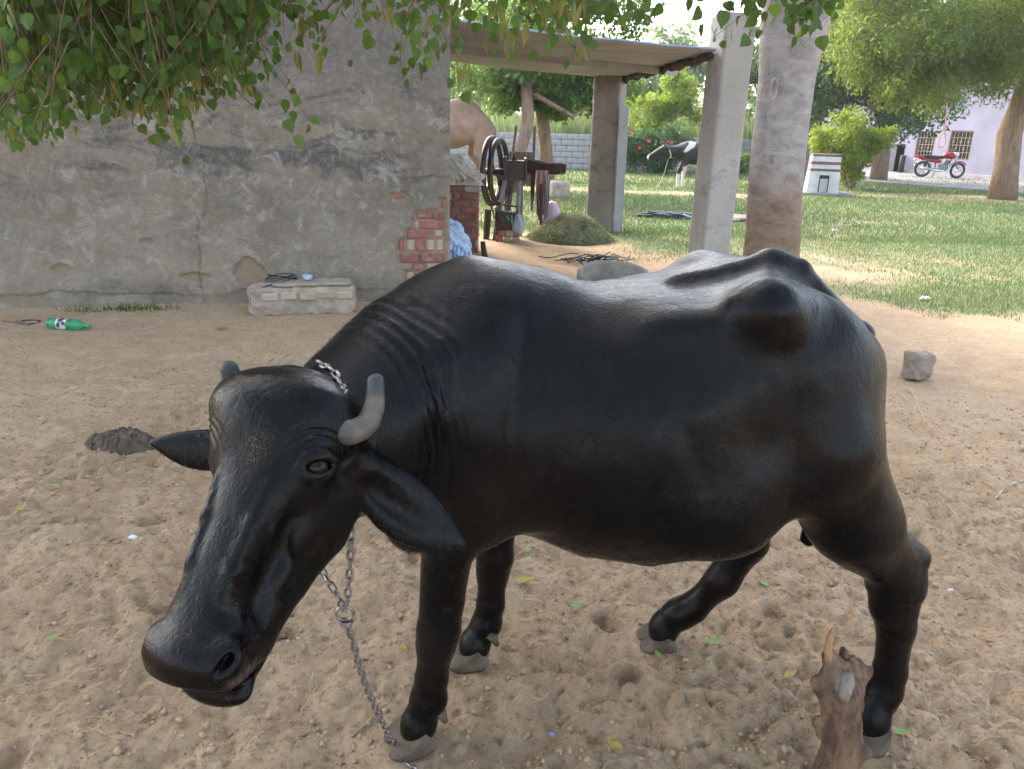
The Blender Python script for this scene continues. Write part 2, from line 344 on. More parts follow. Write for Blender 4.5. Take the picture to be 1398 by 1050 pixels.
def m_hide():
    t = NT('black hide'); co = t.co
    a = t.mix(t.ramp(t.noise(3.0, 5), .35, .65), (.0018, .0017, .0019), (.0034, .0031, .0032))
    a = t.mix(t.math('MULTIPLY', t.attr('rufous'), .8), a, (.014, .009, .0075))
    a = t.mix(t.math('MULTIPLY', t.attr('dust'), t.ramp(t.noise(330, 4, .8), .50, .66)), a, (.13, .095, .05))
    a = t.mix(t.math('MULTIPLY', t.attr('haze'), .55), a, (.022, .017, .014))
    a = t.mix(t.attr('pink'), a, (.075, .045, .043)); a = t.mix(t.math('MULTIPLY', t.ramp(t.noise(5, 8, .72), .52, .75), .45), a, (.0062, .0058, .0058))
    r = t.math('ADD', t.math('MULTIPLY', t.ramp(t.noise(8, 8, .68), .3, .7), .20), .20); r = t.mix(t.attr('wet'), r, .16)
    h = t.noise(120, 4, .6, t.mapped((1.0, 1.0, .28))); n = t.bump(h, .40, .003); n = t.bump(t.noise(34, 6, .65), .32, .005, n)
    cr = t.voro(70, 'DISTANCE_TO_EDGE'); n = t.bump(t.ramp(cr.outputs['Distance'], 0, .10), .16, .0016, n); n = t.bump(t.noise(9, 6, .6, t.mapped((1, 1, .35), (0, .5, 0)), 1.2), .25, .012, n)
    n = t.bump(t.noise(6, 4, .55), .22, .012, n)
    return t.done(a, r, n, .15)
M['hide'] = m_hide()
def m_horn():
    t = NT('horn'); z = t.attr('tip'); c = t.mix(t.ramp(t.noise(18, 5, .6, t.mapped((1, 1, .5))), .35, .65), (.125, .10, .072), (.065, .055, .045)); c = t.mix(z, c, (.035, .037, .04))
    n = t.bump(t.noise(60, 4, .6), .3, .002); return t.done(c, .55, n, .4)
M['horn'] = m_horn()
M['hair'] = simple('coarse hair', (.006, .005, .005), None, rough=.45, bump=0, spec=.3)
M['hoof'] = simple('hoof', (.115, .084, .054), (.060, .045, .031), 22, .75, .5, 70, .003)
def m_eye():
    t = NT('eye'); d = t.attr('ring'); c = t.mix(t.ramp(d, .42, .52), (.002, .0015, .0015), (.016, .006, .003)); c = t.mix(t.ramp(d, .95, 1.0), c, (.012, .008, .007)); t.b.inputs['Coat Weight'].default_value = .15; t.b.inputs['Coat Roughness'].default_value = .02
    return t.done(c, .10, None, .12)
M['eye'] = m_eye()
M['camel'] = simple('camel coat', (.27, .18, .13), (.20, .13, .095), 3, .9, .4, 40, .01, .2)
def m_cow():
    t = NT('black and white coat'); c = t.mix(t.attr('patch'), (.009, .009, .011), (.55, .50, .47)); return t.done(c, .6, None, .4)
M['cow'] = m_cow()
def m_bottle():
    t = NT('green bottle plastic'); t.b.inputs['Transmission Weight'].default_value = .75; t.b.inputs['IOR'].default_value = 1.35
    return t.done((.10, .62, .30), .12, None, .5)
M['bottle'] = m_bottle()
def m_label():
    t = NT('torn bottle label'); v = t.voro(45); c = t.mix(t.ramp(t.noise(22, 3), .45, .55), (.03, .035, .035), (.55, .55, .52)); c = t.mix(t.ramp(t.noise(30, 2), .60, .66), c, (.45, .05, .06)); return t.done(c, .5, None, .4)
M['label'] = m_label()
M['cap'] = simple('green cap', (.03, .30, .12), None, rough=.4, bump=0)
M['shard'] = simple('splintered heartwood', (.36, .22, .11), (.24, .13, .06), 30, .8, .5, 70, .004)
def m_stump():
    t = NT('weathered stump wood'); f = t.noise(9, 8, .7, t.mapped((2.2, 2.2, .7)), .6); c = t.mix(t.ramp(f, .36, .62), (.085, .052, .035), (.22, .137, .083)); c = t.mix(t.ramp(t.noise(7, 5), .5, .68), c, (.065, .05, .045))
    c = t.mix(t.attr('cut'), c, t.mix(t.noise(60, 4, .6, t.mapped((1, 1, .2))), (.34, .31, .27), (.16, .145, .13)))
    n = t.bump(f, .9, .012); n = t.bump(t.noise(85, 6, .7), .6, .004, n); return t.done(c, .9, n, .2)
M['stump'] = m_stump()

f4=np.float32


class Field:
    """Signed distance field on a rectilinear grid; shapes are blended in one after another and meshed as one surface."""
    def __init__(s,ax):
        s.ax=[np.asarray(a,f4) for a in ax]; s.d=np.full([len(a) for a in ax],1.0,f4); s.margin=0.0
    def _box(s,lo,hi):
        sl=[]
        for a,l,h in zip(s.ax,lo,hi):
            i=max(0,np.searchsorted(a,l)-1); j=min(len(a),np.searchsorted(a,h)+1)
            if j<=i: return None
            sl.append(slice(i,j))
        return tuple(sl)
    def _pts(s,sl): return [a[q].reshape([-1 if k==i else 1 for k in range(3)]) for i,(a,q) in enumerate(zip(s.ax,sl))]
    def put(s,lo,hi,fn,k=.02,sub=False):
        m=max(k,s.margin)+.02; sl=s._box(np.asarray(lo)-m,np.asarray(hi)+m)
        if sl is None: return
        X,Y,Z=s._pts(sl); v=fn(X,Y,Z); c=s.d[sl]
        if sub:
            v=-v; h=np.maximum(k-np.abs(c-v),0)/k; s.d[sl]=np.maximum(c,v)+h*h*k*.25
        else:
            h=np.maximum(k-np.abs(c-v),0)/k; s.d[sl]=np.minimum(c,v)-h*h*k*.25
    def cone(s,a,b,ra,rb,k=.02,sub=False):
        a=np.asarray(a,float); b=np.asarray(b,float); ba=b-a; l2=ba@ba; rr=ra-rb; a2=l2-rr*rr; il=1/l2
        if a2<=0: return s.ball(a if ra>rb else b,max(ra,rb),k,sub)
        def fn(X,Y,Z):
            px,py,pz=X-f4(a[0]),Y-f4(a[1]),Z-f4(a[2])
            y=px*f4(ba[0])+py*f4(ba[1])+pz*f4(ba[2]); z=y-f4(l2)
            x2=(px*f4(l2)-y*f4(ba[0]))**2+(py*f4(l2)-y*f4(ba[1]))**2+(pz*f4(l2)-y*f4(ba[2]))**2
            y2=y*y*f4(l2); z2=z*z*f4(l2); kk=f4(np.sign(rr)*rr*rr)*x2
            c1=np.sign(z)*f4(a2)*z2>kk; c2=np.sign(y)*f4(a2)*y2<kk
            d=(np.sqrt(x2*f4(a2*il))+y*f4(rr))*f4(il)-f4(ra)
            d=np.where(c2,np.sqrt(x2+y2)*f4(il)-f4(ra),d)
            return np.where(c1,np.sqrt(x2+z2)*f4(il)-f4(rb),d)
        s.put(np.minimum(a-ra,b-rb),np.maximum(a+ra,b+rb),fn,k,sub)
    def chain(s,pts,rs,k=.02,kk=None):
        """a run of tapered segments, joined to what is there as one piece"""
        pts=[np.asarray(p,float) for p in pts]; r=max(rs); lo=np.min(pts,0)-r; hi=np.max(pts,0)+r; m=k+.02
        sl=s._box(lo-m,hi+m)
        if sl is None: return
        T=Field([a[q] for a,q in zip(s.ax,sl)]); T.margin=k+.02
        for i in range(len(pts)-1): T.cone(pts[i],pts[i+1],rs[i],rs[i+1],.012 if kk is None else kk)
        c=s.d[sl]; h=np.maximum(k-np.abs(c-T.d),0)/k; s.d[sl]=np.minimum(c,T.d)-h*h*k*.25
    def ball(s,c,r,k=.02,sub=False): s.ell(c,(r,r,r),None,k,sub)
    def ell(s,c,r,R=None,k=.02,sub=False):
        c=np.asarray(c,float); R=np.eye(3) if R is None else np.asarray(R,float)   # rows = local axes
        r=np.asarray(r,float); e=np.sqrt(((R*r[:,None])**2).sum(0))
        def fn(X,Y,Z):
            px,py,pz=X-f4(c[0]),Y-f4(c[1]),Z-f4(c[2]); k0=0; k1=0
            for ax,ri in zip(R,r):
                q=(px*f4(ax[0])+py*f4(ax[1])+pz*f4(ax[2]))/f4(ri); k0=k0+q*q; k1=k1+(q/f4(ri))**2
            k0=np.sqrt(k0); return k0*(k0-1)/np.maximum(np.sqrt(k1),f4(1e-6))
        s.put(c-e,c+e,fn,k,sub)
    def loft(s,o,A,tab,lo,hi,k=.02):
        """tab rows: t, offset along A[1], width-centre along A[2], half width, up, down, exponent up, exponent down; A rows = axis, side, up."""
        o=np.asarray(o,float); A=np.asarray(A,float); tab=np.asarray(tab,float); T=tab[:,0]
        tt=np.linspace(T[0],T[-1],400); cols=[smooth_interp(tt,T,tab[:,j]) for j in range(1,8)]
        def fn(X,Y,Z):
            px,py,pz=X-f4(o[0]),Y-f4(o[1]),Z-f4(o[2])
            t,u,w=[px*f4(ax[0])+py*f4(ax[1])+pz*f4(ax[2]) for ax in A]
            tc=np.clip(t,T[0],T[-1]); cy,cz,hw,up,dn,nu,nd=[np.interp(tc,tt,q).astype(f4) for q in cols]
            dw=w-cz; du=np.abs(u-cy); top=dw>0
            h=np.where(top,up,dn); n=np.where(top,nu,nd)
            rr=((du/hw)**n+(np.abs(dw)/h)**n)**(1/n)
            rad=np.sqrt(du*du+dw*dw); d=rad*(1-1/np.maximum(rr,f4(1e-3))); d=np.where(rr<.2,-np.minimum(hw,h)*.8,d)
            e=np.abs(t-tc); return np.where(e>0,np.sqrt(np.maximum(d,0)**2+e*e)+np.minimum(d,0)*0,d).astype(f4)
        s.put(lo,hi,fn,k)
    def tube(s,pts,rs,k=.01,sub=False):
        s.chain(pts,rs,k)
    def add(s,lo,hi,fn):
        sl=s._box(lo,hi); X,Y,Z=s._pts(sl); s.d[sl]+=fn(X,Y,Z)
    def mesh(s):
        d=s.d; g=d<0; nx,ny,nz=d.shape
        cnt=np.zeros((nx-1,ny-1,nz-1),np.int8)
        for i in (0,1):
            for j in (0,1):
                for k in (0,1): cnt+=g[i:nx-1+i,j:ny-1+j,k:nz-1+k]
        act=(cnt>0)&(cnt<8); idx=np.full(act.shape,-1,np.int64); I=np.argwhere(act); idx[act]=np.arange(len(I))
        P=np.zeros((len(I),3)); N=np.zeros(len(I))
        C=[(i,j,k) for i in (0,1) for j in (0,1) for k in (0,1)]
        def crd(o): return np.stack([s.ax[q][I[:,q]+o[q]] for q in range(3)],1)
        for a in range(3):
            for c in C:
                if c[a]: continue
                c2=list(c); c2[a]=1
                v0=d[I[:,0]+c[0],I[:,1]+c[1],I[:,2]+c[2]]; v1=d[I[:,0]+c2[0],I[:,1]+c2[1],I[:,2]+c2[2]]
                m=(v0<0)!=(v1<0); t=np.where(m,v0/np.where(m,v0-v1,1),0)[:,None]
                p=crd(c)*(1-t)+crd(c2)*t; P+=np.where(m[:,None],p,0); N+=m
        P/=N[:,None]; Q=[]
        for a in range(3):
            b,c=(a+1)%3,(a+2)%3
            g0=[slice(None)]*3; g1=[slice(None)]*3; g0[a]=slice(0,-1); g1[a]=slice(1,None)
            E=np.argwhere(g[tuple(g0)]!=g[tuple(g1)]); E=E[(E[:,b]>0)&(E[:,c]>0)&(E[:,b]<d.shape[b]-1)&(E[:,c]<d.shape[c]-1)]
            def at_(db,dc):
                q=E.copy(); q[:,b]-=db; q[:,c]-=dc; return idx[q[:,0],q[:,1],q[:,2]]
            q=np.stack([at_(1,1),at_(0,1),at_(0,0),at_(1,0)],1); fl=~g[E[:,0],E[:,1],E[:,2]]
            q[fl]=q[fl][:,::-1]; Q.append(q)
        return P,np.concatenate(Q)
def smooth_interp(x,X,Y):
    """monotone cubic (Fritsch-Carlson)"""
    X=np.asarray(X,float);Y=np.asarray(Y,float); h=np.diff(X); dl=np.diff(Y)/h; m=np.zeros_like(Y)
    m[0]=dl[0]; m[-1]=dl[-1]
    for i in range(1,len(X)-1): m[i]=0 if dl[i-1]*dl[i]<=0 else 2*dl[i-1]*dl[i]/(dl[i-1]+dl[i])
    i=np.clip(np.searchsorted(X,x)-1,0,len(h)-1); t=(x-X[i])/h[i]
    return (1+2*t)*(1-t)**2*Y[i]+t*(1-t)**2*h[i]*m[i]+t*t*(3-2*t)*Y[i+1]+t*t*(t-1)*h[i]*m[i+1]
def taubin(P,Q,n=2,lam=.5,mu=-.53):
    e=np.concatenate([Q[:,[0,1]],Q[:,[1,2]],Q[:,[2,3]],Q[:,[3,0]]]); e=np.concatenate([e,e[:,::-1]])
    cnt=np.bincount(e[:,0],minlength=len(P))[:,None]
    for _ in range(n):
        for w in (lam,mu):
            s=np.stack([np.bincount(e[:,0],P[e[:,1],j],len(P)) for j in range(3)],1)/np.maximum(cnt,1)
            P=P+w*(s-P)
    return P
def axis(*seg):
    out=[]
    for a,b,h in seg: out.append(np.arange(a,b-h*.5,h))
    return np.concatenate(out)
# ------------------------------------------------------------------ ground
PRINTS = [(float(x), float(y), float(a), float(r)) for x, y, a, r in zip(rng.uniform(-2.2, 2.8, 46), rng.uniform(1.15, 3.6, 46), rng.uniform(0, 6.28, 46), rng.uniform(.03, .05, 46))]
FEET = [(-.26, 1.61), (-.13, 1.95), (.46, 2.08), (.98, 1.66)]
def gz(x, y, fine=True):
    x = np.asarray(x, float); y = np.asarray(y, float)
    h = .035*fbm(x*.7, y*.7, 3, 5)*sstep(60, 10, y)
    if not fine: return h
    rough = sstep(6.6, 2.8, y+.5*fbm(x*.8, y*.8, 2, 9))*.85+.15; near = sstep(12, 5, y)
    c = fbm(x*7, y*7, 4, 11, .55); d = 1-np.abs(fbm(x*15, y*15, 3, 21, .6))*2
    h = h+near*rough*(.036*c+.030*d*np.clip(.4+1.5*fbm(x*1.7, y*1.7, 2, 31), 0, 1)+.020*fbm(x*30, y*30, 3, 41, .6))+near*.006*fbm(x*18, y*18, 4, 61)
    k = np.zeros_like(h)
    for px, py, a, r in PRINTS:
        m = (np.abs(x-px) < .2) & (np.abs(y-py) < .2)
        if not m.any(): continue
        dx, dy = x[m]-px, y[m]-py; u = (dx*math.cos(a)+dy*math.sin(a))/1.5; w = -dx*math.sin(a)+dy*math.cos(a); q = np.sqrt(u*u+w*w)/r*(1+.35*fbm(x[m]*9, y[m]*9, 3, 37))
        k[m] += -.030*np.exp(-(q/.85)**4)+.014*np.exp(-((q-1.35)/.35)**2)
    h = h+k
    for fx, fy in FEET:
        q = np.exp(-(((x-fx)**2+(y-fy)**2)/.11**2)); h = h*(1-q)+q*(.004+.004*c)
    return h
def grass_mask(x, y):
    """how grassy the ground is, 0..1"""
    x = np.asarray(x, float); y = np.asarray(y, float)
    m = .50+.50*fbm(x*.35, y*.35, 4, 71)+.35*sstep(9, 18, y)
    m = m+.5*np.exp(-(((x-5.2)/1.9)**2+((y-7.6)/1.0)**2))+.35*np.exp(-(((x-5.5)/3)**2+((y-11.5)/2.2)**2))+.55*np.exp(-(((x-3.0)/2.2)**2+((y-16.3)/1.6)**2))+.6*np.exp(-(((x-9.2)/3.0)**2+((y-18.4)/.8)**2))
    m = m+.35*np.exp(-(((x-2.2)/1.2)**2+((y-11.5)/1.2)**2))
    front = sstep(6.2, 7.6, y+.35*fbm(x, y, 3, 77)-np.clip(3.7-x, 0, 3)*1.0)       # bare dirt in the yard
    m = m*front; m = m*(1-.8*np.exp(-(((x-.3)/1.3)**2+((y-10.3)/1.6)**2))); m = m*(1-.7*np.exp(-(((x-3.5)/9)**2+((y-20.6)/1.0)**2))*(x < 6))
    m = m*(1-.6*np.exp(-(((x-13)/3.2)**2+((y-22.0)/1.7)**2)))
    return np.clip(m, 0, 1)
def _ax(segs):
    o = []
    for a, b, h in segs: o.append(np.arange(a, b-1e-6, h))
    return np.concatenate(o)
gx = np.r_[-np.geomspace(900, 3.2, 40), _ax([(-3.0, -2.0, .03), (-2.0, 2.6, .0135), (2.6, 6.0, .05)]), np.geomspace(6.0, 900, 60)]
gy = np.r_[-np.geomspace(120, .4, 16), _ax([(0, .9, .1), (.9, 2.7, .0125), (2.7, 4.5, .02), (4.5, 7.5, .04), (7.5, 14, .09)]), np.geomspace(14, 1500, 90)]
GX, GY = np.meshgrid(gx, gy); gZ = gz(GX, GY); nx = len(gx)
moist = sstep(.1, .5, fbm(GX*1.1, GY*1.1, 4, 91))*sstep(4.5, 2.5, GY)
for px, py, a, r in PRINTS: moist = np.maximum(moist, .55*np.exp(-((GX-px)**2+(GY-py)**2)/(1.3*r)**2))
I, J = np.meshgrid(np.arange(len(gy)-1), np.arange(nx-1), indexing='ij'); q0 = (I*nx+J).ravel()
g = obj_from('ground', np.c_[GX.ravel(), GY.ravel(), gZ.ravel()], np.c_[q0, q0+1, q0+nx+1, q0+nx], M['ground'], None, (0, 0, 0), True, {'grass': grass_mask(GX, GY).ravel(), 'moist': moist.ravel()})
tag(g, None, None, None, 'structure')

# loose clods of earth lying on the yard
def lump_mesh(n, r, seed, spread):
    """n irregular little lumps as one vertex and face array"""
    t = (1+5**.5)/2; base = np.array([(-1, t, 0), (1, t, 0), (-1, -t, 0), (1, -t, 0), (0, -1, t), (0, 1, t), (0, -1, -t), (0, 1, -t), (t, 0, -1), (t, 0, 1), (-t, 0, -1), (-t, 0, 1)])/1.9
    F = np.array([(0, 11, 5), (0, 5, 1), (0, 1, 7), (0, 7, 10), (0, 10, 11), (1, 5, 9), (5, 11, 4), (11, 10, 2), (10, 7, 6), (7, 1, 8), (3, 9, 4), (3, 4, 2), (3, 2, 6), (3, 6, 8), (3, 8, 9), (4, 9, 5), (2, 4, 11), (6, 2, 10), (8, 6, 7), (9, 8, 1)])
    g = np.random.default_rng(seed); x, y = spread(g, n); s = r(g, n)
    v = base[None]*g.uniform(.7, 1.3, (n, 12, 1))*g.uniform(.65, 1.2, (n, 1, 3))*s[:, None, None]; z = gz(x, y)
    v = v+np.stack([x, y, z+s*.25], 1)[:, None, :]
    return v.reshape(-1, 3), (F[None]+(np.arange(n)*12)[:, None, None]).reshape(-1, 3)
def _spread(g, n):
    d = g.uniform(0, 1, n)**1.3; y = 1.1+d*3.6; x = g.uniform(-1.0, 1.0, n)*(y*.75+.2)+.1
    k = fbm(x*1.6, y*1.6, 3, 101)+g.uniform(-.25, .25, n) > -.02
    x = np.where(k, x, x+g.normal(0, .3, n)); return x, y
v, f = lump_mesh(15000, lambda g, n: .0020+.009*g.uniform(0, 1, n)**7+.0012*g.uniform(0, 1, n), 3, _spread)
tag(obj_from('soil_clods', v, f, M['clod'], None, (0, 0, 0), False), 'loose sandy clods and crumbs scattered over the trampled yard', 'soil', None, 'stuff')

# grass: single blades, thinning out with distance
def blades(n, spread, hgt, wid, seed, mask=None, lean=.5, tint=.35):
    g = np.random.default_rng(seed); x, y = spread(g, n)
    if mask is not None:
        k = mask(x, y)+g.uniform(-.22, .22, n)+.35*fbm(x*1.9, y*1.9, 3, 5) > .46; x, y = x[k], y[k]
    n = len(x); z = gz(x, y)-.004; h = hgt(g, n, x, y); w = wid*g.uniform(.7, 1.3, n); a = g.uniform(0, 6.283, n); b = g.uniform(0, 6.283, n); l = g.uniform(.1, lean, n)*h
    p = np.stack([x, y, z], 1); s = np.stack([np.cos(a), np.sin(a), 0*a], 1)*w[:, None]*.5; o = np.stack([np.cos(b)*l, np.sin(b)*l, h], 1)
    v = np.stack([p-s, p+s, p+o*np.array([.45, .45, .6])+s*.7, p+o*np.array([.45, .45, .6])-s*.7, p+o], 1).reshape(-1, 3)
    k = (np.arange(n)*5)[:, None]; f = np.concatenate([k+[[0, 1, 2]], k+[[0, 2, 3]], k+[[3, 2, 4]]])
    return v, f, np.repeat(g.uniform(0, tint, n), 5)
def _lawn(y0, y1, p=1.0):
    def s(g, n):
        y = y0+(y1-y0)*g.uniform(0, 1, n)**p; x = g.uniform(-.15, .78, n)*y+.2; return x, y
    return s
tall = lambda h: (lambda g, n, x, y: h*g.uniform(.45, 1.3, n)*(.6+1.0*grass_mask(x, y)))
parts = [blades(90000, _lawn(6.0, 13), tall(.036), .0065, 1, grass_mask, .9, .2), blades(70000, _lawn(12, 24), tall(.050), .015, 2, grass_mask, .9, .2), blades(22000, _lawn(23, 33), tall(.07), .03, 4, grass_mask, .6, .2)]
vs, fs, ts, off = [], [], [], 0
for v, f, t in parts: vs.append(v); fs.append(f+off); ts.append(t); off += len(v)
tag(obj_from('grass', np.concatenate(vs), np.concatenate(fs), M['grass'], None, (0, 0, 0), False, {'tint': np.concatenate(ts)}), 'patchy short green and straw coloured grass of the yard lawn', 'grass', None, 'stuff')
def _wd(g, n):
    c = np.array([(-3.2, 6.22), (-3.5, 6.16), (-3.0, 6.27), (-3.2, 6.22)]); i = g.integers(0, 4, n); return c[i, 0]+g.normal(0, .10, n), c[i, 1]+g.normal(0, .05, n)
v, f, t = blades(260, _wd, lambda g, n, x, y: g.uniform(.02, .07, n), .008, 8, None, 1.4, .5)
tag(obj_from('weeds', v, f, M['weed'], None, (0, 0, 0), False, {'tint': t}), 'small green weeds growing at the foot of the plaster wall', 'weeds', None, 'stuff')
# thin straw and chaff lying about
def straws(n, spread, L, seed):
    g = np.random.default_rng(seed); x, y = spread(g, n); z = gz(x, y)+.006; a = g.uniform(0, 6.283, n); l = L*g.uniform(.3, 1.2, n); w = g.uniform(.0012, .003, n)*(1+y*.06)
    d = np.stack([np.cos(a), np.sin(a), g.uniform(-.04, .06, n)], 1)*l[:, None]*.5; s = np.stack([-np.sin(a), np.cos(a), 0*a], 1)*w[:, None]; m = np.stack([x, y, z], 1); b = s*g.uniform(-6, 6, n)[:, None]+np.array([0, 0, .004])
    v = np.stack([m-d, m-d+s, m+b, m+b+s, m+d, m+d+s], 1).reshape(-1, 3); k = (np.arange(n)*6)[:, None]
    return v, np.concatenate([k+[[0, 2, 3, 1]], k+[[2, 4, 5, 3]]])
def _st(g, n):
    k = g.uniform(0, 1, n); y = np.where(k < .35, g.uniform(1.2, 5, n), np.where(k < .6, g.uniform(4.5, 6.2, n), g.normal(10.2, .8, n))); x = np.where(k < .35, g.uniform(-.8, .8, n)*y, np.where(k < .6, g.uniform(-3.8, -1, n), g.normal(.4, 1.0, n))); return x, y
v, f = straws(1500, _st, .10, 5)
tag(obj_from('straw', v, f, M['straw'], None, (0, 0, 0)), 'thin dry straw strewn over the dirt and under the chopper', 'straw', None, 'stuff')
# ------------------------------------------------------------------ plastered building on the left
WB = V(-.60, 7.0, 0); WA = V(-7.6, 5.42, 0); WU = unit(WA-WB); WN = np.array([WU[1], -WU[0], 0]); WN = WN if WN[1] < 0 else -WN    # along the wall (to the left), outward normal
def wall_pt(px, py, out=0.0):
    d = ray(px, py); t = ((WB-_C0)@WN+out)/(d@WN); p = _C0+d*t; return (p-WB)@WU, p[2]
bld = thing('farm_building', 'grey weathered plaster building with cracked wall and exposed bricks at its corner', 'building', (-4.1, 6.2, 0))
BR = [((405, 530, 285, 345), 0), ((536, 622, 280, 350), 0), ((428, 620, 358, 426), 0), ((325, 530, 432, 500), 0), ((540, 612, 432, 497), 1), ((320, 392, 508, 606), 1), ((396, 472, 508, 606), 0), ((478, 552, 508, 606), 1), ((558, 622, 508, 606), 1), ((275, 424, 622, 692), 0), ((431, 622, 622, 692), 0), ((380, 470, 698, 752), 0), ((478, 622, 698, 760), 1), ((262, 305, 510, 600), 0), ((375, 422, 360, 425), 1), ((395, 622, 768, 835), 0), ((318, 388, 770, 835), 1), ((215, 300, 148, 186), 0), ((600, 624, 200, 262), 0)]
REC = []
for (x0, x1, y0, y1), k in BR:
    u0, z1 = wall_pt(500+x0/5.833, 240+y0/5.833); u1, z0 = wall_pt(500+x1/5.833, 240+y1/5.833); REC.append((max(min(u0, u1), .004), max(u0, u1), z0, z1, k))
CRACK = [wall_pt(*p) for p in ((262, 165), (268, 195), (279, 222), (277, 240), (283, 262), (279, 290), (268, 318), (274, 345), (272, 375), (279, 412))]
CRACK2 = [wall_pt(*p) for p in ((0, 322), (22, 322), (60, 335), (120, 318))]
us = np.r_[np.arange(0, 4.6, .0125), np.arange(4.6, 7.15, .06)]; zs = np.r_[-.1, np.arange(0, 2.7, .0125), np.arange(2.7, 5.6, .25)]
U, Z = np.meshgrid(us, zs)
d = .010*fbm(U*2.2, Z*2.2, 5, 3)+.0060*fbm(U*9, Z*9, 5, 13, .6)+.012*fbm(U*.8, Z*.8, 2, 23)-.012*sstep(.22, .0, Z+.06*fbm(U*3, Z*3, 3, 33))
bare = np.zeros_like(U)
for u0, u1, z0, z1, k in REC:
    if u1-u0 > .05 or k == 0:
        e = np.maximum(np.maximum(u0-.016-U, U-u1-.016), np.maximum(z0-.012-Z, Z-z1-.012))+.012*fbm(U*16, Z*16, 2, 43); bare = np.maximum(bare, sstep(.012, -.004, e))
hole_u, hole_z = wall_pt(341, 372); e = np.sqrt(((U-hole_u)/.125)**2+((Z-hole_z)/.125)**2)+.35*fbm(U*9, Z*9, 3, 53); hole = sstep(1.05, .85, e)
bare2 = hole
for (px, py, ru, rz) in ((268, 379, .14, .045), (84, 370, .06, .05), (200, 330, .05, .03)):
    a, b = wall_pt(px, py); bare2 = np.maximum(bare2, .75*sstep(1.1, .8, np.sqrt(((U-a)/ru)**2+((Z-b)/rz)**2)+.5*fbm(U*11, Z*11, 3, 63)))
def polyd(P):
    r = np.full_like(U, 9.)
    for (a0, b0), (a1, b1) in zip(P, P[1:]):
        dx, dz = a1-a0, b1-b0; t = np.clip(((U-a0)*dx+(Z-b0)*dz)/(dx*dx+dz*dz), 0, 1); r = np.minimum(r, np.hypot(U-a0-t*dx, Z-b0-t*dz))
    return r
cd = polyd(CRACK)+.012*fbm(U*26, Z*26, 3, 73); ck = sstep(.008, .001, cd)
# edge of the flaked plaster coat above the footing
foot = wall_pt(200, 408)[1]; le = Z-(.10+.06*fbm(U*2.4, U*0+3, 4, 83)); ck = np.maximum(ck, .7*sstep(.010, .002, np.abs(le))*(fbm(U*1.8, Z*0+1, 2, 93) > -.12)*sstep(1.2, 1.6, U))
d = d-.022*bare-.028*bare2-.010*ck+.010*sstep(.02, -.02, le)*-1
edge = sstep(.03, 0, U); d = d-edge*(.008+.012*np.abs(fbm(Z*9, U*0, 3, 15)))
Pw = WB[None, None]+WU[None, None]*U[..., None]+np.array([0, 0, 1.])*Z[..., None]+WN[None, None]*d[..., None]
n = len(us); I, J = np.meshgrid(np.arange(len(zs)-1), np.arange(n-1), indexing='ij'); q0 = (I*n+J).ravel(); Fw = np.c_[q0, q0+n, q0+n+1, q0+1]
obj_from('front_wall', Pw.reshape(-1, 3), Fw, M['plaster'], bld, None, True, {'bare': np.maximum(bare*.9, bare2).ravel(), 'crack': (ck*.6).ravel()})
mb = MB(); dep = -WN*5.0
c = [WB-WN*0+WU*0, WA, WA+dep, WB+dep]; c = [WB-WU*.0-WN*.02, WA-WN*.02, WA+dep, WB+dep]
for a, b in ((1, 2), (2, 3), (3, 0)): mb.add([c[a]+V(0, 0, -.1), c[b]+V(0, 0, -.1), c[b]+V(0, 0, 5.3), c[a]+V(0, 0, 5.3)], [(0, 1, 2, 3)])
mb.build('side_wall', M['plaster'], bld)
mb = MB(); e = .18; top = [WB-WU*e+WN*e, WA+WU*e+WN*e, WA+dep+WU*e-WN*e, WB+dep-WU*e-WN*e]
mb.add([p+V(0, 0, z) for z in (5.3, 5.48) for p in top], [(3, 2, 1, 0), (4, 5, 6, 7), (0, 1, 5, 4), (1, 2, 6, 5), (2, 3, 7, 6), (3, 0, 4, 7)]); mb.build('roof_slab', M['concrete'], bld)
Rw = np.array([WU, WN, [0, 0, 1.]])
for u0, u1, z0, z1, k in REC:
    mb = MB(); w, h = u1-u0, z1-z0
    mb.box(WB+WU*(u0+u1)/2+V(0, 0, (z0+z1)/2)-WN*(.040+random.uniform(-.002, .004)), (w-.006, .07, h-.006), Rw, .006 if k == 0 else .016, 0, .0022)
    mb.build('brick', M['brick'] if k == 0 else M['brick_pale'], bld)

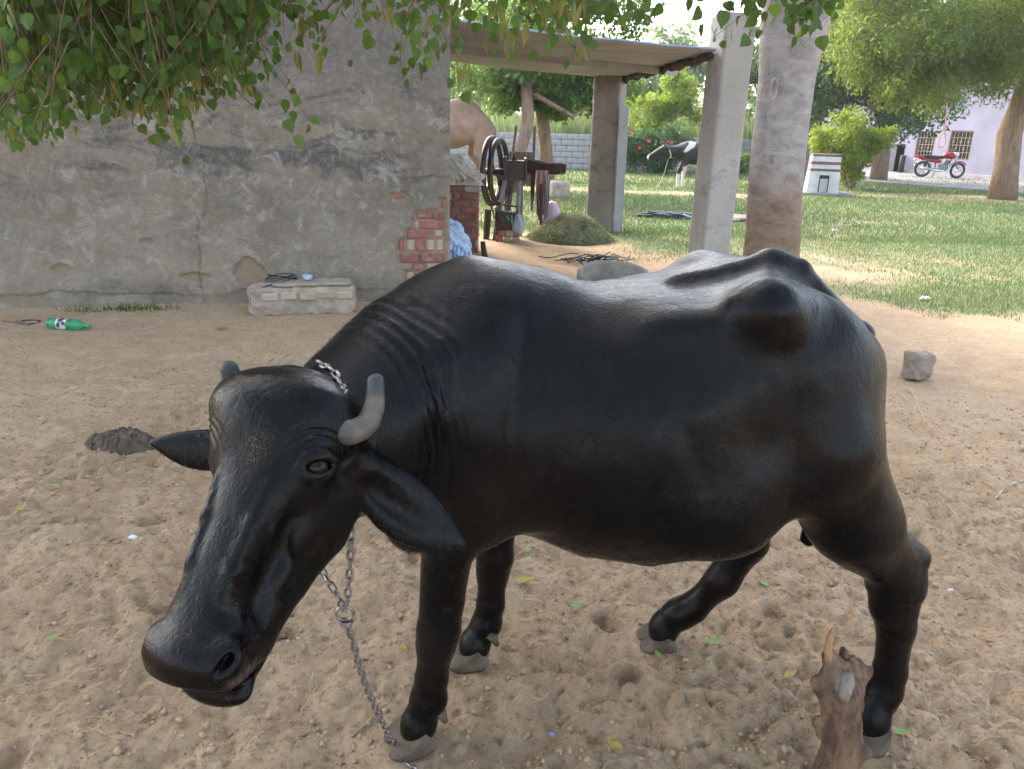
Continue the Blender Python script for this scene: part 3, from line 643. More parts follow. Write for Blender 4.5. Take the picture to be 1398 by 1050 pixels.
# broken lump of masonry lying against the foot of that wall
sl = thing('masonry_block', 'long broken block of old brickwork lying at the foot of the plaster wall', 'rubble', (-1.83, 6.05, 0))
SA, SB = gnd(340, 433), gnd(487, 428); su = unit(SB-SA); sn = np.array([su[1], -su[0], 0]); L = np.linalg.norm(SB-SA)
def rough_block(c, size, R, amp, seed, n=(40, 14, 14), freq=5):
    """box surface with broken, uneven faces"""
    v = []; f = []
    for a in range(3):
        b1, b2 = (a+1) % 3, (a+2) % 3
        for sg in (-1, 1):
            A, B = np.meshgrid(np.linspace(-1, 1, n[b1]), np.linspace(-1, 1, n[b2]), indexing='ij'); p = np.zeros(A.shape+(3,)); p[..., a] = sg; p[..., b1] = A; p[..., b2] = B
            o = len(v); m = n[b2]; v += p.reshape(-1, 3).tolist()
            for i in range(n[b1]-1):
                for j in range(m-1): q = (o+i*m+j, o+(i+1)*m+j, o+(i+1)*m+j+1, o+i*m+j+1); f.append(q if sg > 0 else q[::-1])
    v = np.array(v); h = np.asarray(size)/2; r = (np.abs(v)**6).sum(1)**(1/6); v = v/r[:, None]**.8*h; nrm = v/np.maximum(np.abs(v).max(1), 1e-6)[:, None]
    q = v*freq; w = fbm(q[:, 0]+q[:, 2]*.7+seed, q[:, 1]+q[:, 2]*1.3, 4, seed)+.6*fbm(q[:, 0]*3+seed, q[:, 2]*3-q[:, 1]*2, 3, seed+9)
    v = v*(1+0*w[:, None])+unit_rows(v/h)*w[:, None]*amp
    return np.asarray(c)+v@np.asarray(R), f
def unit_rows(a): return a/np.maximum(np.linalg.norm(a, axis=1), 1e-9)[:, None]
Rs = np.array([su, -sn, [0, 0, 1.]]); cen = (SA+SB)/2-sn*0
cen = (SA+SB)/2+np.array([-su[1], su[0], 0])*.13
v, f = rough_block(cen+V(0, 0, .115), (L, .26, .25), Rs, .022, 5, (70, 22, 22), 7); obj_from('brickwork', v, f, M['slab'], sl, None, True)
v, f = rough_block(cen+su*.08+V(0, 0, .252), (L-.22, .24, .03), Rs, .008, 15, (50, 16, 5), 7); obj_from('mortar_bed', v, f, M['mortar'], sl, None, True)
for k in range(5):
    mb = MB(); mb.box(cen-np.array([-su[1], su[0], 0])*.128+su*(-.26+.15*k)+V(0, 0, .155+.012*random.random()), (.13, .03, .065), Rs, .01, 0, .004); mb.build('brick', M['brick_pale'], sl)
wc = thing('wire_coil', 'loose coil of dark wire on top of the broken masonry block', 'wire', cen-su*.15+V(0, 0, .27))
mb = MB()
pts = [cen-su*.16+V(0, 0, .275)+su*(.12*math.cos(a)*(1+.1*math.sin(a*.7)))+Rs[1]*.07*math.sin(a)+V(0, 0, .022*(1+math.sin(a*1.3))) for a in np.linspace(0, 6.28*2.6, 60)]
pts = [cen-su*.42-Rs[1]*.10+V(0, 0, .10), cen-su*.40-Rs[1]*.09+V(0, 0, .21)]+pts; mb.tube(pts, .0045, 5); mb.build('wire', M['blk'], wc)
def crumple(c, size, seed, n=22, amp=.35, R=None, flat=0.0):
    """crumpled sheet draped into a lump"""
    u = np.linspace(0, math.pi*2, n*2, endpoint=False); w = np.linspace(.02, math.pi-.02, n); A, B = np.meshgrid(u, w); p = np.stack([np.cos(A)*np.sin(B), np.sin(A)*np.sin(B), np.cos(B)], -1)
    k = 1+amp*(fbm(p[..., 0]*2.2+p[..., 2]*1.1+seed, p[..., 1]*2.2-p[..., 2], 3, seed)+.5*np.abs(fbm(p[..., 0]*5+seed, p[..., 1]*5+p[..., 2]*4, 2, seed+3)))
    p = p*k[..., None]*np.asarray(size)/2; p[..., 2] = np.maximum(p[..., 2], -size[2]*.42+flat)
    v = np.asarray(c)+p.reshape(-1, 3)@(np.eye(3) if R is None else np.asarray(R)); m = n*2; f = []
    for i in range(n-1):
        for j in range(m): f.append((i*m+j, (i+1)*m+j, (i+1)*m+(j+1) % m, i*m+(j+1) % m))
    f.append(tuple(range(m))); f.append(tuple(range((n-1)*m, n*m))[::-1]); return v, f
v, f = crumple(cen+su*.05+V(0, 0, .295), (.09, .06, .05), 4, 8); tag(obj_from('plastic_scrap', v, f, M['bluebag'], None, None, False), 'small blue and white plastic scrap beside the wire coil', 'litter')

# ------------------------------------------------------------------ brick pier behind the corner, with what lies on and beside it
PX0, PX1, PYF, PZ = -1.10, -.475, 9.75, .83
pier = thing('brick_pier', 'low red brick wall end behind the corner of the plaster building', 'brick wall', ((PX0+PX1)/2, PYF+.12, 0))
mb = MB(); mb.box(((PX0+PX1)/2, PYF+.128, PZ/2-.03), (PX1-PX0-.02, .225, PZ-.06)); mb.build('mortar_core', M['mortar'], pier)
course = .083
for r in range(10):
    z = .005+r*course+.036; x = PX1; k = 0
    while x > PX0+.03:
        w = (.225 if (r+k) % 2 == 0 or r % 3 == 0 else .108)
        if k == 0 and r % 2: w = .055 if r % 4 == 1 else .108
        w = min(w, x-PX0)
        if r == 9 and k < 1: x -= .16; k += 1; continue
        mb = MB(); mb.box((x-w/2+random.uniform(-.002, .002), PYF+.11+random.uniform(-.006, .006), z), (w-.012, .235, .071), None, .007, 0, .002); mb.build('brick', M['brick_pale'] if random.random() < .22 else M['brick'], pier); x -= w; k += 1
mb = MB(); mb.box((PX1-.085, PYF+.10, .005+9*course+.04), (.19, .25, .075), None, .012, 0, .004); mb.build('cement_cap', M['concrete'], pier)
v, f = crumple((-.80, PYF+.10, PZ+.09), (.62, .34, .30), 21, 22, .5); v[:, 2] += np.clip((-.55-v[:, 0])*.45, 0, .2)*sstep(PZ, PZ+.1, v[:, 2]); v[:, 2] = np.maximum(v[:, 2], PZ+.004); tag(obj_from('tarpaulin', v, f, M['sack'], None, None, False), 'crumpled dirty white tarpaulin lying on the brick pier', 'tarpaulin')
def m_blue():
    t = NT('blue printed sack'); w = t.n('ShaderNodeTexWave'); w.inputs['Scale'].default_value = 7; w.inputs['Distortion'].default_value = 7; w.inputs['Detail'].default_value = 3; t.link(t.co, w.inputs[0])
    c = t.mix(t.math('MULTIPLY', t.ramp(w.outputs['Fac'], .62, .7), t.ramp(t.noise(5, 3), .5, .6)), (.42, .55, .74), (.10, .24, .55)); c = t.mix(t.ramp(t.noise(12, 3), .55, .65), c, (.62, .70, .78)); return t.done(c, .6, t.bump(t.noise(25, 5), .4, .006), .3)
M['blue_sack'] = m_blue()
v, f = crumple((-.80, 9.42, .20), (.50, .36, .52), 33, 22, .4); s = np.clip((v[:, 2]-.05)/.5, 0, 1); v[:, 0] -= .16*s; tag(obj_from('feed_sack', v, f, M['blue_sack'], None, None, False), 'blue and white printed plastic sack slumped against the brick pier', 'sack')
mb = MB(); mb.tube([(-.36, 9.42, -.05), (-.395, 9.45, .10), (-.41, 9.46, .20)], [.035, .033, .03], 12); tag(mb.build('pipe_stub', M['blk'], None, True), 'short black pipe stub leaning out of the ground beside the brick pier', 'pipe')

# ------------------------------------------------------------------ shed: two concrete posts and the roof sheet
def post(name, label, c, w, d, h, yawa, mat, seed, lean=(0, 0), tilt_top=0.0):
    nz, ns = 70, 10; v = []; f = []
    per = []
    for i in range(4*ns):
        s, t = divmod(i, ns); t = t/ns*2-1; q = [(t, -1), (1, t), (-t, 1), (-1, -t)][s]; r = (abs(q[0])**14+abs(q[1])**14)**(1/14); per.append((q[0]/r*w/2, q[1]/r*d/2))
    per = np.array(per); R = yaw(yawa)[:2, :2]
    for k in range(nz):
        z = -.1+(h+.1)*k/(nz-1); a = np.arctan2(per[:, 1], per[:, 0])
        g_ = 1+.020*fbm(a*1.5+seed, np.full_like(a, z*3.0), 4, seed)+.035*(np.abs(fbm(a*3+seed, np.full_like(a, z*6), 3, seed+4)) > .48)*-1
        p = per*g_[:, None]@R; v += np.c_[p[:, 0]+c[0]+lean[0]*z, p[:, 1]+c[1]+lean[1]*z, np.full(len(p), z)+(tilt_top*p[:, 0] if k == nz-1 else 0)].tolist()
    m = len(per)
    for k in range(nz-1):
        for i in range(m): f.append((k*m+i, k*m+(i+1) % m, (k+1)*m+(i+1) % m, (k+1)*m+i))
    f.append(tuple((nz-1)*m+i for i in range(m)))
    return tag(obj_from(name, v, f, mat, None, (c[0], c[1], 0), True), label, 'post')
P1 = post('concrete_pillar', 'tall pale concrete pillar behind the buffalo hump, nearest corner of the shed', (2.03, 8.16), .335, .30, 2.62, math.radians(19), M['concrete'], 3)
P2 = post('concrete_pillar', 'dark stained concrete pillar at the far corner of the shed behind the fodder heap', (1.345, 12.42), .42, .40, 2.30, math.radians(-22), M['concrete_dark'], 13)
for p in (P1, P2): p['group'] = 'concrete pillars of the shed'
mb = MB(); mb.box((1.56, 12.12, .92), (.13, .02, 1.90), np.array([[1, 0, .02], [0, 1, .03], [-.02, -.03, 1]]), .006); mb.box((1.615, 12.15, .92), (.02, .09, 1.88), np.array([[1, 0, .02], [0, 1, .03], [-.02, -.03, 1]]), .004)
tag(mb.build('metal_channel', M['grey_sheet']), 'upright grey metal channel leaning against the dark stained pillar', 'metal strip')
roof = thing('shed_roof', 'corrugated metal shed roof sheet with blue upper side between building and pillars', 'roof', (.5, 9.5, 2.3))
RA, RB, RC = V(-.75, 6.96, 2.37), V(1.86, 8.02, 2.285), V(1.55, 12.65, 2.30); RD = RA+(RC-RB)
nu_, nv_ = 14, 420; uu = np.linspace(0, 1, nu_); vv = np.linspace(0, 1, nv_); A, B = np.meshgrid(uu, vv)
base = (RA*(1-A[..., None])+RB*A[..., None])*(1-B[..., None])+(RD*(1-A[..., None])+RC*A[..., None])*B[..., None]
Ld = np.linalg.norm(RD-RA); ph = (B*Ld/.085) % 1; corr = .010*np.sign(np.cos(ph*6.283))*np.minimum(np.abs(np.cos(ph*6.283))*2.2, 1)
base[..., 2] += corr+.02*np.sin(A*3.1)*-1+.012*fbm(A*3, B*4, 2, 4)
I, J = np.meshgrid(np.arange(nv_-1), np.arange(nu_-1), indexing='ij'); q0 = (I*nu_+J).ravel(); F1 = np.c_[q0, q0+1, q0+nu_+1, q0+nu_]
v0 = base.reshape(-1, 3); v1 = v0+V(0, 0, .0015)
obj_from('corrugated_underside', v0, F1[:, ::-1].copy(), M['sheet_under'], roof, None, False); 
rim = []; nv = len(v0)
obj_from('painted_top', v0+V(0, 0, .003), F1, M['sheet_blue'], roof, None, False)
mb = MB(); e0 = base[0]+V(0, 0, .004); n0 = unit(np.cross(RB-RA, [0, 0, 1.]))
for i in range(nu_-1): mb.box((e0[i]+e0[i+1])/2+n0*.008, (np.linalg.norm(e0[i+1]-e0[i]), .010, .014), np.array([unit(e0[i+1]-e0[i]), n0, np.cross(unit(e0[i+1]-e0[i]), n0)]))
mb.build('edge_trim', M['sheet_blue'], roof)
mb = MB(); mb.tube([RB+V(-.02, .1, -.045)+(RC-RB)*t+V(0, 0, .012*math.sin(t*40)) for t in np.linspace(0, 1, 40)], [.034+.016*abs(math.sin(k*2.3)) for k in range(40)], 7, wob=.25); mb.build('edge_beam', M['rag_dark'], roof)
mb = MB(); mb.box((RA*.55+RD*.45+(RB-RA)*.5)+V(0, 0, -.06), (3.2, .06, .08), np.array([unit(RB-RA), unit(np.cross([0, 0, 1.], RB-RA)), [0, 0, 1.]])); mb.build('purlin', M['sheet_under'], roof)
# ------------------------------------------------------------------ boundary wall of concrete blocks
BW_Y, BW_H = 31.0, 1.32
bw = thing('boundary_wall', 'long low wall of grey concrete blocks at the far side of the yard', 'wall', (8, BW_Y, 0))
mb = MB(); mb.box((2.2, BW_Y+.13, BW_H/2-.05), (22, .16, BW_H)); mb.build('mortar_core', M['mortar'], bw)
b0 = MB(); b0.box((8, BW_Y+.05, 0), (.425, .12, .205), None, .012); ob0 = None
for r in range(6):
    for k in range(36):
        x = -3.0+k*.44+(.22 if r % 2 else 0); z = .005+r*.219+.105
        if ob0 is None: ob0 = b0.build('block', M['block'], bw); o = ob0
        else: o = ob0.copy(); COL.objects.link(o)
        o.location = (x-8, random.uniform(-.008, .008), z)

# ------------------------------------------------------------------ trees and shrubs
def leaf_cards(cl, n, size, seed, spread=.5, droop=.3, squash=.7, aspect=.55, tint=.6):
    """n small folded leaves scattered round the clump centres cl (x,y,z,r)"""
    g = np.random.default_rng(seed); cl = np.asarray(cl, float); w = cl[:, 3]**2; i = g.choice(len(cl), n, p=w/w.sum())
    d = g.normal(0, 1, (n, 3)); d /= np.linalg.norm(d, axis=1)[:, None]; r = g.uniform(0, 1, n)**spread
    p = cl[i, :3]+d*(r*cl[i, 3])[:, None]*np.array([1, 1, squash])
    a = g.normal(0, 1, (n, 3)); a[:, 2] -= droop; a = unit_rows(a); b = unit_rows(np.cross(a, g.normal(0, 1, (n, 3))+np.array([0, 0, .8]))); nn = np.cross(a, b)
    s = size*g.uniform(.6, 1.35, n); L = a*s[:, None]; W = b*(s*aspect*.5)[:, None]; N = nn*(s*.10)[:, None]
    v = np.stack([p, p+L*.45+W+N, p+L, p+L*.45-W+N], 1).reshape(-1, 3); k = (np.arange(n)*4)[:, None]
    t = np.repeat(np.clip(g.normal(.25, .25, n)+.35*(g.uniform(0, 1, len(cl))[i]-.5), 0, 1)*tint, 4)
    return v, np.concatenate([k+[[0, 1, 2]], k+[[0, 2, 3]]]), t
def clumps(c, R, n, r, seed, shell=.45, flat_bottom=None):
    g = np.random.default_rng(seed); d = g.normal(0, 1, (n, 3)); d /= np.linalg.norm(d, axis=1)[:, None]; q = g.uniform(shell, 1, n)
    p = np.asarray(c)+d*np.asarray(R)*q[:, None]
    if flat_bottom is not None: p[:, 2] = np.maximum(p[:, 2], flat_bottom+g.uniform(0, .5, n))
    return np.c_[p, r*g.uniform(.55, 1.3, n)]
def tree(name, label, cat, base, trunk, tr, crown_cl, n, size, fol, bark, seed, group=None, limbs=6, **kw):
    o = thing(name, label, cat, base, group); mb = MB(); mb.tube(trunk, tr, 12, wob=.06); g = np.random.default_rng(seed+50); cl = np.asarray(crown_cl)
    top = np.asarray(trunk[-1]); trk = mb.build('trunk', bark, o, True); lm = MB()
    for j in range(limbs):
        q = cl[g.integers(0, len(cl)), :3]; m = (top+q)/2+g.normal(0, .25, 3); lm.tube([top-V(0, 0, .15), m, q], [tr[-1]*.6, tr[-1]*.4, tr[-1]*.12], 6)
    if limbs: lm.build('branches', bark, o, True)
    v, f, t = leaf_cards(cl, n, size, seed, **kw); c = obj_from('crown', v, f, fol, o, None, False, {'tint': t}); c['kind'] = 'stuff'; return o
# big feathery tree at the right edge
tp = [at(1367, 276, 22), at(1374, 228, 22), at(1378, 184, 22), at(1392, 143, 22), at(1408, 95, 22), at(1415, 40, 22)]
c0 = at(1335, -10, 21.5); cl = np.r_[clumps(c0, (4.6, 3.2, 2.5), 95, .70, 1, .5), clumps(at(1250, 95, 20.5), (1.7, 1.6, .9), 24, .50, 2), clumps(at(1320, 95, 20.5), (1.3, 1.3, .5), 14, .45, 3), clumps(at(1210, 40, 21), (1.6, 1.8, 1.1), 18, .6, 4), clumps(at(1385, 30, 21), (1.5, 1.8, 1.0), 26, .6, 44), clumps(at(1300, 40, 20.6), (1.8, 1.6, 1.0), 22, .6, 45)]
tree('feathery_tree', 'tall feathery leaved tree with bent brown trunk at right, by the concrete path', 'tree', (tp[0][0], 22, 0), tp, [.36, .29, .31, .25, .22, .17], cl, 76000, .115, M['fol_neem'], M['bark'], 11, 'trees of the yard', 8, droop=.7, aspect=.36, squash=.8)
c0 = at(1180, 80, 29); cl = np.r_[clumps(c0, (3.6, 2.6, 3.2), 80, .95, 5, .3), clumps(at(1245, 145, 29.5), (1.6, 1.6, .9), 18, .6, 6), clumps(at(1135, 40, 29.5), (2.2, 2, 2.6), 34, .9, 7)]
tree('dark_tree', 'dense dark green tree behind the bright shrub with straight brown trunk', 'tree', (13.05, 28.9, 0), [V(13.05, 28.9, -.1), V(13.0, 28.9, 1.2), V(12.8, 28.9, 2.4)], [.30, .27, .25], cl, 40000, .17, M['fol_dark'], M['bark_red'], 12, 'trees of the yard', 7, aspect=.45)
c0 = at(735, 62, 20.5); cl = np.r_[clumps(c0, (2.6, 2.2, 1.7), 48, .62, 8, .4), clumps(at(700, 125, 20), (1.1, 1, .5), 16, .38, 9), clumps(at(770, 135, 20.5), (.9, .9, .5), 14, .38, 10)]
tree('slanting_tree', 'slender tree with leaning reddish trunk just behind the wheel of the fodder chopper', 'tree', (-.12, 19.2, 0), [at(695, 262, 19.2), at(708, 210, 19.2), at(717, 185, 19.2), at(721, 160, 19.2), at(718, 112, 19.2)], [.17, .16, .15, .145, .12], cl[:44], 15000, .125, M['fol_mid'], M['bark_red'], 13, 'trees of the yard', 5, aspect=.6)
cl2 = np.r_[cl[44:], clumps(at(790, 45, 21), (2.2, 2, 1.6), 30, .6, 14)]
tree('straight_tree', 'short tree with upright brown trunk right of the leaning one, before the block wall', 'tree', (.68, 20.4, 0), [at(747, 245, 20.4), at(745, 200, 20.4), at(741, 165, 20.4), at(737, 130, 20.4)], [.20, .17, .16, .12], cl2, 15000, .125, M['fol_mid'], M['bark'], 15, 'trees of the yard', 5, aspect=.6)
# clipped bright shrub
c0 = at(1163, 200, 24.4); sh = thing('bright_shrub', 'bushy bright green shrub beside the small white shrine', 'shrub', (10.2, 24.4, 0))
mb = MB()
for k in range(7): mb.tube([V(10.2+.05*math.cos(k), 24.4+.05*math.sin(k), -.05), c0+V(.5*math.cos(k*.9), .4*math.sin(k*.9), -.3)], [.045, .015], 6)
mb.build('stem', M['twig'], sh)
cl = np.r_[clumps(c0+V(0, 0, .12), (1.0, .9, .85), 60, .30, 21, .35), clumps(c0+V(-.9, 0, .15), (.4, .5, .35), 10, .22, 22), clumps(V(10.15, 24.3, .45), (.35, .35, .3), 10, .2, 23), clumps(at(1205, 190, 24), (.35, .4, .4), 9, .2, 24)]
v, f, t = leaf_cards(cl, 13000, .095, 25, .4, .1, .8, .6); c = obj_from('foliage', v, f, M['fol_bright'], sh, None, False, {'tint': t}); c['kind'] = 'stuff'
# flowering bush behind the spotted cow
fb = thing('flowering_bush', 'wide dark green bush with red flowers against the block wall behind the cow', 'shrub', (5.0, 29.4, 0))
cl = np.r_[clumps(at(898, 200, 29.4), (1.5, .8, .75), 40, .40, 31, .2), clumps(at(880, 215, 29.2), (1.2, .6, .45), 20, .3, 32)]; cl[:, 2] = np.maximum(cl[:, 2], .2)
v, f, t = leaf_cards(cl, 9000, .12, 33, .4, .1, .8, .6); c = obj_from('foliage', v, f, M['fol_dark'], fb, None, False, {'tint': t}); c['kind'] = 'stuff'
mb = MB()
for k in range(5): mb.tube([V(4.7+.1*k, 29.5, -.05), V(4.3+.35*k, 29.4, .9)], [.04, .015], 6)
mb.build('stem', M['twig'], fb)
for px, py in ((907, 195), (917, 194), (886, 192), (862, 180), (930, 199), (873, 201)):
    p = at(px, py, 28.6); mb = MB()
    for k in range(7): a = k*.9; mb.add([p, p+V(.07*math.cos(a), -.03, .07*math.sin(a)), p+V(.07*math.cos(a+.7), -.05, .07*math.sin(a+.7))], [(0, 1, 2)])
    mb.build('flower', M['flower'], fb)
cb = thing('climbing_shrub', 'tall loose light green shrub rising over the flowering bush behind the wall', 'shrub', (5.3, 32.5, 0))
cl = np.r_[clumps(at(905, 150, 32.5), (1.9, .9, 1.2), 40, .42, 34, .2), clumps(at(918, 120, 32.5), (.4, .4, 1.1), 12, .25, 35), clumps(at(942, 125, 32.5), (.35, .4, .9), 10, .25, 36)]
v, f, t = leaf_cards(cl, 7000, .14, 37, .4, .1, .9, .55); c = obj_from('foliage', v, f, M['fol_bright'], cb, None, False, {'tint': t}); c['kind'] = 'stuff'
mb = MB()
for k in range(6): mb.tube([V(4.8+.2*k, 32.5, -.05), V(4.2+.45*k, 32.5, 2.0)], [.05, .02], 6)
mb.build('stem', M['twig'], cb)
sb = thing('low_bush', 'small rounded green bush between the near pillar and the pale trunk by the block wall', 'shrub', (8.3, 28.5, 0))
cl = clumps(at(1016, 224, 28.5), (.75, .5, .35), 22, .26, 38, .2); cl[:, 2] = np.maximum(cl[:, 2], .15); v, f, t = leaf_cards(cl, 3500, .10, 39, .4, .1, .8, .6); c = obj_from('foliage', v, f, M['fol_mid'], sb, None, False, {'tint': t}); c['kind'] = 'stuff'
# tall crop beyond the wall
def _cr(g, n): y = g.uniform(33.5, 44, n); return g.uniform(-6, 10.5, n), y
v, f, t = blades(16000, _cr, lambda g, n, x, y: g.uniform(1.3, 2.6, n)*(1+.3*fbm(x*.5, y*.5, 3, 3)), .07, 41, None, .3, .6)
tag(obj_from('tall_crop', v, f, M['crop'], None, (0, 0, 0), False, {'tint': t}), 'tall pale green fodder crop standing beyond the block wall', 'crop', None, 'stuff')
# trees beyond the wall
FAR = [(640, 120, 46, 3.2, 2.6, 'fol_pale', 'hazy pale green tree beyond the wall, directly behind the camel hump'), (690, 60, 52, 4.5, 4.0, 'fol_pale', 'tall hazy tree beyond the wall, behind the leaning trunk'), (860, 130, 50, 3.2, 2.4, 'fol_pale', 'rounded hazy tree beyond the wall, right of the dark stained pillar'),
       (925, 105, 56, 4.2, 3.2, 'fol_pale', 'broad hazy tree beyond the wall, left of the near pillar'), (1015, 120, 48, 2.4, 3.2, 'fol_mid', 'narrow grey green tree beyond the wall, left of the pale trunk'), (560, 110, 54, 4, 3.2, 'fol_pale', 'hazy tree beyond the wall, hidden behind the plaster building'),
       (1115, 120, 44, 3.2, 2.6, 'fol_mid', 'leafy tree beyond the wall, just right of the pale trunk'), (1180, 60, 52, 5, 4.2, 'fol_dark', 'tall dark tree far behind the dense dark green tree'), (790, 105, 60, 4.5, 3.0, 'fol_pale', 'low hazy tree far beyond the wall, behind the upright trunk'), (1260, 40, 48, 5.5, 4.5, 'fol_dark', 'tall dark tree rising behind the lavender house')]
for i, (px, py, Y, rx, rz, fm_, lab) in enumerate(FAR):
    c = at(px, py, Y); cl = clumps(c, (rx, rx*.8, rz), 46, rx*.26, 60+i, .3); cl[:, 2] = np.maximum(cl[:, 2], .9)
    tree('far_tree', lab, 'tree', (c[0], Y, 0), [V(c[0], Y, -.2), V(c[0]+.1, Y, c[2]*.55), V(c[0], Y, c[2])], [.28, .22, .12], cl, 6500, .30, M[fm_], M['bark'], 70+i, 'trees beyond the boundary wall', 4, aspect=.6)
# distant treeline
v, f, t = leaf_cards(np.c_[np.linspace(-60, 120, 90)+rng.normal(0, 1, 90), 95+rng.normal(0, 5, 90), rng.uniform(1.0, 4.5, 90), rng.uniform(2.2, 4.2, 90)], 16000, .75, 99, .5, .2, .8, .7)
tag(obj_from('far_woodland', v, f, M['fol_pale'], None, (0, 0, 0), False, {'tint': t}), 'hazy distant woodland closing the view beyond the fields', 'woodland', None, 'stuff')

# ------------------------------------------------------------------ lavender house and concrete path
hs = thing('lavender_house', 'lavender washed house with two barred windows and an open dark door', 'house', (19, 31, 0))
HP, HU = V(17.5, 34.5, 0), V(.447, -.894, 0); HNm = V(-.894, -.447, 0); HR3 = np.array([HU, HNm, [0, 0, 1.]])
def house_t(px, py):
    d = ray(px, py); t = ((HP-_C0)@HNm)/(d@HNm); p = _C0+d*t; return (p-HP)@HU, p[2]
openings = []
for (x0, x1, y0, y1), k in (((1254, 1272, 179, 216), 'w'), ((1299, 1322, 178, 219), 'w'), ((1211, 1230, 196, 237), 'd')):
    ta, z1 = house_t(x0, y0); tb, z0 = house_t(x1, y1); openings.append((ta, tb, max(z0, .02) if k == 'w' else .03, z1, k))
openings.sort(); HT0, HT1, HH = -6.0, 16.0, 4.6
mb = MB(); segs = []; x = HT0
def hbox(a, b, z0, z1, out=0.0, dep=.25, m=0): mb.box(HP+HU*(a+b)/2+HNm*(out-dep/2)+V(0, 0, (z0+z1)/2), (b-a, dep, z1-z0), HR3, 0, m)
for a, b, z0, z1, k in openings:
    hbox(x, a, -.05, HH); hbox(a, b, z1, HH)
    if z0 > .05: hbox(a, b, -.05, z0)
    x = b
hbox(x, HT1, -.05, HH); mb.build('front_wall', M['house'], hs)
mb = MB(); dd = -HNm*6
p = [HP+HU*HT0, HP+HU*HT1, HP+HU*HT1+dd, HP+HU*HT0+dd]
for a, b in ((0, 3), (3, 2), (2, 1)): mb.add([p[a]+V(0, 0, -.05), p[b]+V(0, 0, -.05), p[b]+V(0, 0, HH), p[a]+V(0, 0, HH)], [(0, 1, 2, 3)])
mb.build('side_wall', M['house'], hs); mb = MB(); mb.box(HP+HU*(HT0+HT1)/2+dd*.45+V(0, 0, HH+.09), (HT1-HT0+.6, 6.6, .18), HR3, .02); mb.build('roof', M['house_base'], hs)
mb = MB()
for a, b in ((openings[0][1]+.02, HT1), (HT0, openings[0][0]-.02)): mb.box(HP+HU*(a+b)/2+HNm*.02+V(0, 0, .10), (b-a, .045, .20), HR3, .01)
mb.build('plinth', M['house_base'], hs)
for a, b, z0, z1, k in openings:
    mb = MB(); e = .055
    for u0, u1, w0, w1 in ((a, a+e, z0, z1), (b-e, b, z0, z1), (a+e, b-e, z1-e, z1)) + (((a+e, b-e, z0, z0+e),) if k == 'w' else ()): mb.box(HP+HU*(u0+u1)/2-HNm*.06+V(0, 0, (w0+w1)/2), (u1-u0, .09, w1-w0), HR3, .006)
    if k == 'w':
        w = mb.build('window', M['frame_wood'], hs)
        mb = MB(); mb.box(HP+HU*(a+b)/2-HNm*.13+V(0, 0, (z0+z1)/2), (b-a-.02, .012, z1-z0-.02), HR3); mb.build('pane', M['inner_shade'], w)
        mb = MB()
        for j in range(1, 6): mb.tube([HP+HU*(a+(b-a)*j/6)-HNm*.03+V(0, 0, z0+.04), HP+HU*(a+(b-a)*j/6)-HNm*.03+V(0, 0, z1-.04)], .011, 5)
        for j in range(1, 4): mb.box(HP+HU*(a+b)/2-HNm*.03+V(0, 0, z0+(z1-z0)*j/4), (b-a-.06, .014, .02), HR3)
        for j in range(5): mb.torus(HP+HU*(a+(b-a)*(j+1)/6)-HNm*.03+V(0, 0, z0+(z1-z0)*(.38 if j % 2 else .62)), .05, .009, HNm, 10, 4)
        mb.build('grille', M['bar'], w)
    else:
        w = mb.build('door_frame', M['frame_wood'], hs)
        mb = MB(); mb.box(HP+HU*(a+(b-a)*.28)-HNm*.10+V(0, 0, (z0+z1)/2), ((b-a)*.42, .04, z1-z0-.06), HR3, .005); mb.build('door_leaf', M['iron_grey'], hs)
        mb = MB(); mb.box(HP+HU*(a+b)/2-HNm*.9+V(0, 0, (z0+z1)/2), (b-a+.6, .05, z1-z0+.3), HR3); mb.build('inner_shade', M['inner_shade'], hs)  # dark sheet standing in for the unlit room behind the doorway
mb = MB(); bx = HP+HU*(openings[0][1]+.10)+HNm*.18; mb.lathe(bx, [(.10, .0), (.12, .02), (.12, .78), (.10, .8), (.0, .8)], 12); tag(mb.build('black_drum', M['blk'], None, True), 'tall narrow black drum standing beside the house door', 'drum')
pl = [(6.5, 33), (9.0, 30.6), (11.2, 28.84), (15.33, 24.05), (19.5, 19.5), (25, 22), (19, 33), (15.5, 38.5)]
mb = MB(); nP = len(pl); mb.add([(x, y, .07) for x, y in pl]+[(x, y, -.1) for x, y in pl], [tuple(range(nP))]+[(i, i+nP, (i+1) % nP+nP, (i+1) % nP) for i in range(nP)]); tag(mb.build('path', M['path'], None, False, (14, 28, 0)), None, None, None, 'structure')

# ------------------------------------------------------------------ small white shrine
sx, sy = 8.33, 21.85; shr = thing('white_shrine', 'small white masonry shrine with maroon bands and a dark niche beside the pale trunk', 'shrine', (sx, sy, 0))
Rz_ = yaw(math.radians(-14))
mb = MB(); mb.box((sx, sy, .03), (1.5, 1.1, .06), Rz_, .01); mb.build('base_slab', M['path'], shr)
def fr_box(z0, z1, w0, w1, name, mat, dp=1.0):
    m_ = MB(); p = []
    for z, w in ((z0, w0), (z1, w1)):
        for a, b in ((-1, -1), (1, -1), (1, 1), (-1, 1)): p.append(V(sx, sy, z)+np.array([a*w/2, b*w/2*dp, 0])@Rz_)
    m_.add(p, [(3, 2, 1, 0), (4, 5, 6, 7), (0, 1, 5, 4), (1, 2, 6, 5), (2, 3, 7, 6), (3, 0, 4, 7)]); return m_.build(name, mat, shr)
fr_box(.061, .62, .82, .76, 'body', M['white']); z = .622
